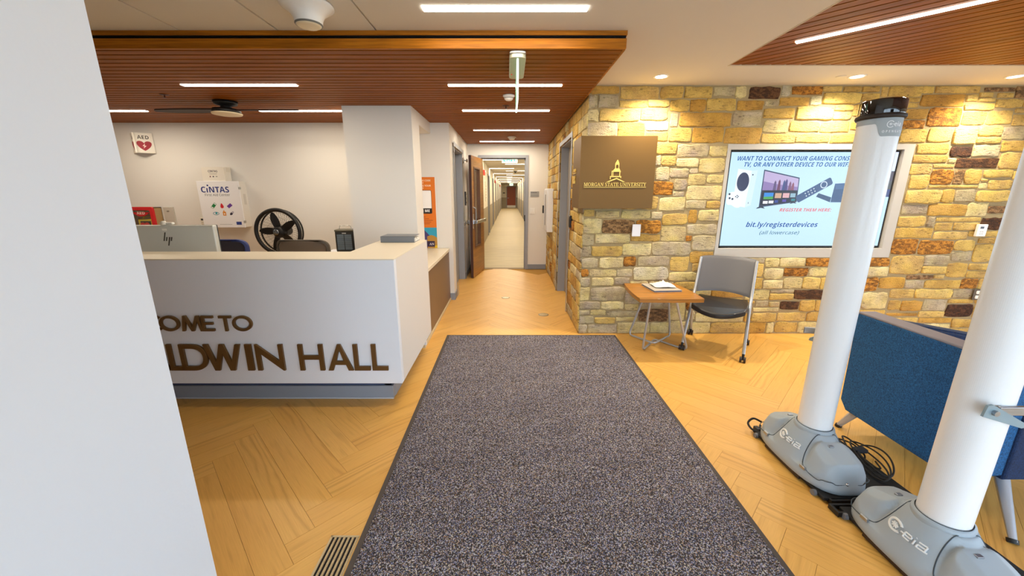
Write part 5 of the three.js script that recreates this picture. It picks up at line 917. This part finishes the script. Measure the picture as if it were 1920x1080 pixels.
// ---------------------------------------------------------------- walk-through detector posts
const shell = M('#a2aeb7', 0.5), postWhite = MP('#eef1f3', 0.3, { clearcoat: 0.3, clearcoatRoughness: 0.25 }), seamM = M('#3f4a52', 0.7), logoM = M('#e7ecef', 0.5), shellTop = M('#8c98a0', 0.5);
const BA = 0.155, BB = 0.280, POLE = 0.0785;
function baseH(x, z) {
  const rho = Math.pow(Math.pow(Math.abs(x) / BA, 2.8) + Math.pow(Math.abs(z) / BB, 2.8), 1 / 2.8), r = Math.hypot(x, z * 0.85), lip = 1 - Math.pow(clamp(rho), 14);
  const edge = 0.085 + 0.020 * (1 - Math.pow(clamp(rho), 8)), cone = 0.085 + 0.160 * clamp(1 - Math.max(0, r - 0.088) / 0.082) * lip;
  const q = Math.pow(Math.pow(Math.abs(x) / 0.136, 3.4) + Math.pow(Math.abs(Math.abs(z) - 0.180) / 0.094, 3.4), 1 / 3.4), pod = 0.095 + (0.128 - 0.36 * Math.max(0, Math.abs(z) - 0.13) - 0.55 * Math.max(0, Math.abs(x) - 0.055)) * smooth(clamp((1.0 - q) / 0.30));
  return q < 1 ? Math.max(edge, cone, pod) : Math.max(edge, cone);
}
const onBase = (x, z, up = 0.0015) => [x, baseH(x, z) + up, z];
function detector(label, x, z, turn) {
  const t = thing('detector_post', label, 'metal detector', [x, 0, z]);
  const NR = 34, NT = 96, pos = [], idx = [], pt = (th, r) => { const c = Math.cos(th), s = Math.sin(th), e = 2 / 2.8; return [BA * r * Math.sign(c) * Math.pow(Math.abs(c), e), BB * r * Math.sign(s) * Math.pow(Math.abs(s), e)]; };
  for (let j = 0; j <= NR; j++) for (let i = 0; i < NT; i++) { const [a, b] = pt(i / NT * 6.28319, j / NR); pos.push(a, baseH(a, b), b); }
  for (const [k, y] of [[1.03, 0.066], [1.035, 0.055], [1.03, 0.036], [0.98, 0.034]]) for (let i = 0; i < NT; i++) { const [a, b] = pt(i / NT * 6.28319, k); pos.push(a, y, b); }
  for (let j = 0; j < NR + 4; j++) for (let i = 0; i < NT; i++) { const q = j * NT + i, r = j * NT + (i + 1) % NT; idx.push(q, r, r + NT, q, r + NT, q + NT); }
  const g = new THREE.BufferGeometry(); g.setAttribute('position', new THREE.Float32BufferAttribute(pos, 3)); g.setIndex(idx); g.computeVertexNormals();
  const b = part('base', g, shell, t);
  for (const k of [-1, 1]) {
    const pts = []; for (let i = 0; i < 40; i++) { const a = i / 40 * 6.28319, c = Math.cos(a), s = Math.sin(a); pts.push(onBase(0.138 * Math.sign(c) * Math.pow(Math.abs(c), 0.62), k * 0.180 + 0.095 * Math.sign(s) * Math.pow(Math.abs(s), 0.66), 0.0005)); }
    part('pod_seam', tube(pts, 0.0022, { closed: true, n: 120, sides: 6 }), seamM, b);
    part('latch', bx(-0.153, 0.086, k * 0.15 - 0.018, -0.141, 0.104, k * 0.15 + 0.018, 0.003), satin, b); part('clip', bx(-0.03, 0.212, k * 0.15 - 0.012, -0.005, 0.222, k * 0.15 + 0.004, 0.002), satin, b);
    part('screw', new THREE.SphereGeometry(0.008, 12, 8).translate(-0.015, 0.092, k * 0.274), chrome, b);
  }
  // mark on the aisle side: ring with star, then letters, reading towards +z
  const side = (y, zz) => { let a = -BA, c = -0.085; for (let i = 0; i < 24; i++) { const m = (a + c) / 2; if (baseH(m, zz) < y) a = m; else c = m; } return [a - 0.0012, y + 0.0008, zz]; };
  const L = [], put = (pts) => L.push(tube(pts.map(([u, v]) => side(0.150 + v * 0.95, (u - 0.011) * 1.15)), 0.0034, { n: pts.length * 6, sides: 6 }));
  const cx = -0.030, cv = 0.013, arc = (r, a0, a1, n = 16) => Array.from({ length: n + 1 }, (_, i) => [cx + r * Math.cos(a0 + (a1 - a0) * i / n), cv + r * 0.8 * Math.sin(a0 + (a1 - a0) * i / n)]);
  put(arc(0.028, 0.55, 5.75)); put(arc(0.024, 0.6, 5.7));
  for (let k = 0; k < 4; k++) { const a = k * 0.785; put([[cx + 0.014 * Math.cos(a), cv + 0.012 * Math.sin(a)], [cx, cv], [cx - 0.014 * Math.cos(a), cv - 0.012 * Math.sin(a)]]); }
  const seg = (o, a) => a.forEach(([x0, y0, x1, y1]) => put([[o + x0, y0], [o + (x0 + x1) / 2, (y0 + y1) / 2], [o + x1, y1]]));
  seg(0.0, [[-0.004, 0.011, 0.030, 0.011]]);
  seg(0.008, [[0, 0.022, 0.022, 0.022], [0, 0.022, 0, 0], [0, 0, 0.022, 0], [0.022, 0.022, 0.022, 0.011]]);
  seg(0.040, [[0, 0.020, 0, 0], [0, 0.029, 0.001, 0.031]]);
  seg(0.050, [[0, 0.022, 0.022, 0.022], [0, 0.011, 0.022, 0.011], [0.022, 0.022, 0.022, 0], [0, 0.011, 0, 0], [0, 0, 0.030, 0]]);
  part('logo', L, logoM, b);
  part('collar', lathe([[0.082, 0.262], [0.090, 0.259], [0.093, 0.250], [0.092, 0.225]].reverse(), 48), shell, t);
  part('collar_gap', lathe([[0.0825, 0.2585], [0.0825, 0.265]], 48), seamM, t);
  const R = POLE, n = 200, ribs = new THREE.CylinderGeometry(R, R, 1.61, n, 1, true).translate(0, 1.025, 0), rp = ribs.attributes.position;
  for (let i = 0; i < rp.count; i++) { const a = Math.atan2(rp.getX(i), rp.getZ(i)), k = Math.round(a / 6.28319 * n), f = 1 - (k % 2 ? 0.006 : 0); rp.setX(i, rp.getX(i) * f); rp.setZ(i, rp.getZ(i) * f); }
  ribs.computeVertexNormals();
  part('post', ribs, postWhite, t);
  // grey head band, longer on the side that carries the mark
  const band = new THREE.CylinderGeometry(R + 0.0022, R + 0.0022, 1, 96, 1, true), bp = band.attributes.position;
  for (let i = 0; i < bp.count; i++) { const a = Math.abs(Math.atan2(bp.getX(i), bp.getZ(i)) - 0.05), low = 1.822 - 0.055 * smooth(clamp((0.95 - a) / 0.35)); bp.setY(i, bp.getY(i) > 0 ? 1.846 : low); }
  band.computeVertexNormals();
  const hb = part('head_band', band, M('#a4aeb3', 0.45), t);
  const dt = canvasTex(512, 256, (c, w, h) => { c.clearRect(0, 0, w, h); c.strokeStyle = c.fillStyle = '#eef2f3'; c.lineWidth = 13; c.beginPath(); c.arc(168, 82, 54, 0.6, 5.7); c.stroke(); c.lineWidth = 7; for (let k = 0; k < 4; k++) { const a = k * 0.785; c.beginPath(); c.moveTo(168 - 30 * Math.cos(a), 82 - 30 * Math.sin(a)); c.lineTo(168 + 30 * Math.cos(a), 82 + 30 * Math.sin(a)); c.stroke(); } c.font = 'bold 104px sans-serif'; c.fillText('eia', 224, 118); c.fillRect(200, 78, 40, 12); c.font = 'bold 54px sans-serif'; c.fillText('O P E N G A T E', 56, 222); });
  const dg = new THREE.CylinderGeometry(R + 0.0030, R + 0.0030, 0.064, 30, 1, true, -0.72, 1.5).translate(0, 1.806, 0);
  part('head_mark', dg, new THREE.MeshStandardMaterial({ color: '#ffffff', map: dt, transparent: true, roughness: 0.5 }), hb);
  part('rubber_ring', lathe([[0.075, 1.846], [0.087, 1.846], [0.091, 1.854], [0.089, 1.864], [0.078, 1.867]], 64), M('#2a211c', 0.6), t);
  part('cap', lathe([[0.081, 1.864], [0.084, 1.868], [0.084, 1.922], [0.079, 1.929], [0.0001, 1.929]], 64), blackGloss, t);
  // folding carry bracket on the lounge side
  const br = part('bracket', [poly([[-0.100, 0.000], [-0.092, 0.042], [-0.074, 0.045], [0.060, -0.028], [0.064, -0.042], [0.050, -0.046]], 0.008).translate(0, 0.762, 0.084)], M('#8fa6b2', 0.4, { metalness: 0.3 }), t);
  part('bracket_arm', [bx(-0.04, 0.762, 0.076, turn ? 0.10 : 0.19, 0.797, 0.088, 0.004), rod([-0.065, 0.778, 0.090], [-0.065, 0.778, 0.102], 0.010)], satin, br);
  br.rotation.y = turn;
  return t;
}
detector('white walk-through detector post in front of the wall screen', 1.720, -1.915, 2.9);
detector('nearer white walk-through detector post at the right edge of the floor', 1.752, -1.283, 0);
{
  const dolly = (label, x, z, hx, h0, h1) => {
    const d = thing('dolly', label, 'dolly', [x, 0, z]);
    part('deck', bx(-0.135, 0.012, -0.285, 0.34, 0.031, h1, 0.004), M('#0f0f10', 0.7), d);
    for (const [a, b] of [[-0.115, -0.24], [-0.115, 0.24], [0.3, -0.24], [0.3, 0.24]]) part('wheel', new THREE.CylinderGeometry(0.0155, 0.0155, 0.03, 14).rotateZ(Math.PI / 2).translate(a - 0.02, 0.0155, b), M('#6d7076', 0.5), d);
    part('side_rail', bx(-0.150, 0.010, -0.14, -0.136, 0.034, 0.14, 0.003), M('#2a1712', 0.5), d);
    const f = 0.008, o = new THREE.Shape([[-0.20, 0], [-0.02, 0], [-0.02, 0.06], [-0.20, 0.06]].map((p) => new THREE.Vector2(...p))); o.holes.push(new THREE.Path([[-0.188, 0.012], [-0.032, 0.012], [-0.032, 0.048], [-0.188, 0.048]].map((p) => new THREE.Vector2(...p))));
    part('handle', [ext(o, 0.022, 0.002).rotateX(-Math.PI / 2).translate(hx, 0.006, h0)], black, d);
    return d;
  };
  dolly('black wheeled dolly under the post in front of the wall screen', 1.720, -1.915, 0.09, 0.312, 0.295); dolly('black wheeled dolly under the nearer post, handle folded out', 1.752, -1.283, 0.03, -0.245, 0.30);
  const w = []; for (let k = 0; k < 3; k++) { const pts = []; for (let i = 0; i < 14; i++) { const a = i / 14 * 6.28319; pts.push([2.03 + (0.055 + k * 0.010) * Math.cos(a) - 0.05 * Math.sin(a) + k * 0.012, 0.055 + k * 0.009 + 0.012 * Math.sin(a * 2 + k), -1.90 + (0.19 - k * 0.030) * Math.sin(a) + k * 0.02]); } w.push(tube(pts, 0.0045, { closed: true, n: 110, sides: 7 })); }
  w.push(tube([[1.90, 0.06, -2.12], [1.99, 0.05, -2.10], [2.07, 0.05, -2.03], [2.06, 0.048, -1.93], [2.0, 0.05, -1.85], [2.03, 0.055, -1.80], [2.06, 0.055, -1.86]], 0.0045, { n: 70 }));
  const c = thing('power_cable', 'coil of black cable on the dolly beside the blue chair', 'cable', [0, 0, 0]);
  part('coil', w, rubber, c); part('tie', bx(2.0, 0.060, -1.955, 2.07, 0.085, -1.915, 0.008), M('#1a1d26', 0.7), c);
  single('power_adapter', bx(-0.022, 0, -0.10, 0.022, 0.03, 0.10, 0.005), M('#9a9ea6', 0.4, { metalness: 0.5 }), 'long silver power adapter lying under the coiled cable', 'power adapter', [1.945, 0.0315, -2.0], [0, 0.12, 0]);
  const e = thing('short_cable', 'small loop of dark cable behind the far end of the farther post', 'cable', [0, 0, 0]);
  part('loop', tube([[1.66, 0.06, -2.235], [1.62, 0.07, -2.26], [1.575, 0.05, -2.24], [1.575, 0.035, -2.19], [1.61, 0.03, -2.18], [1.64, 0.05, -2.215]], 0.0065, { n: 60 }), rubber, e); part('plug', bx(1.60, 0.008, -2.225, 1.63, 0.042, -2.18, 0.006), M('#26262b', 0.5), e);
}
renderer.render(scene, camera);
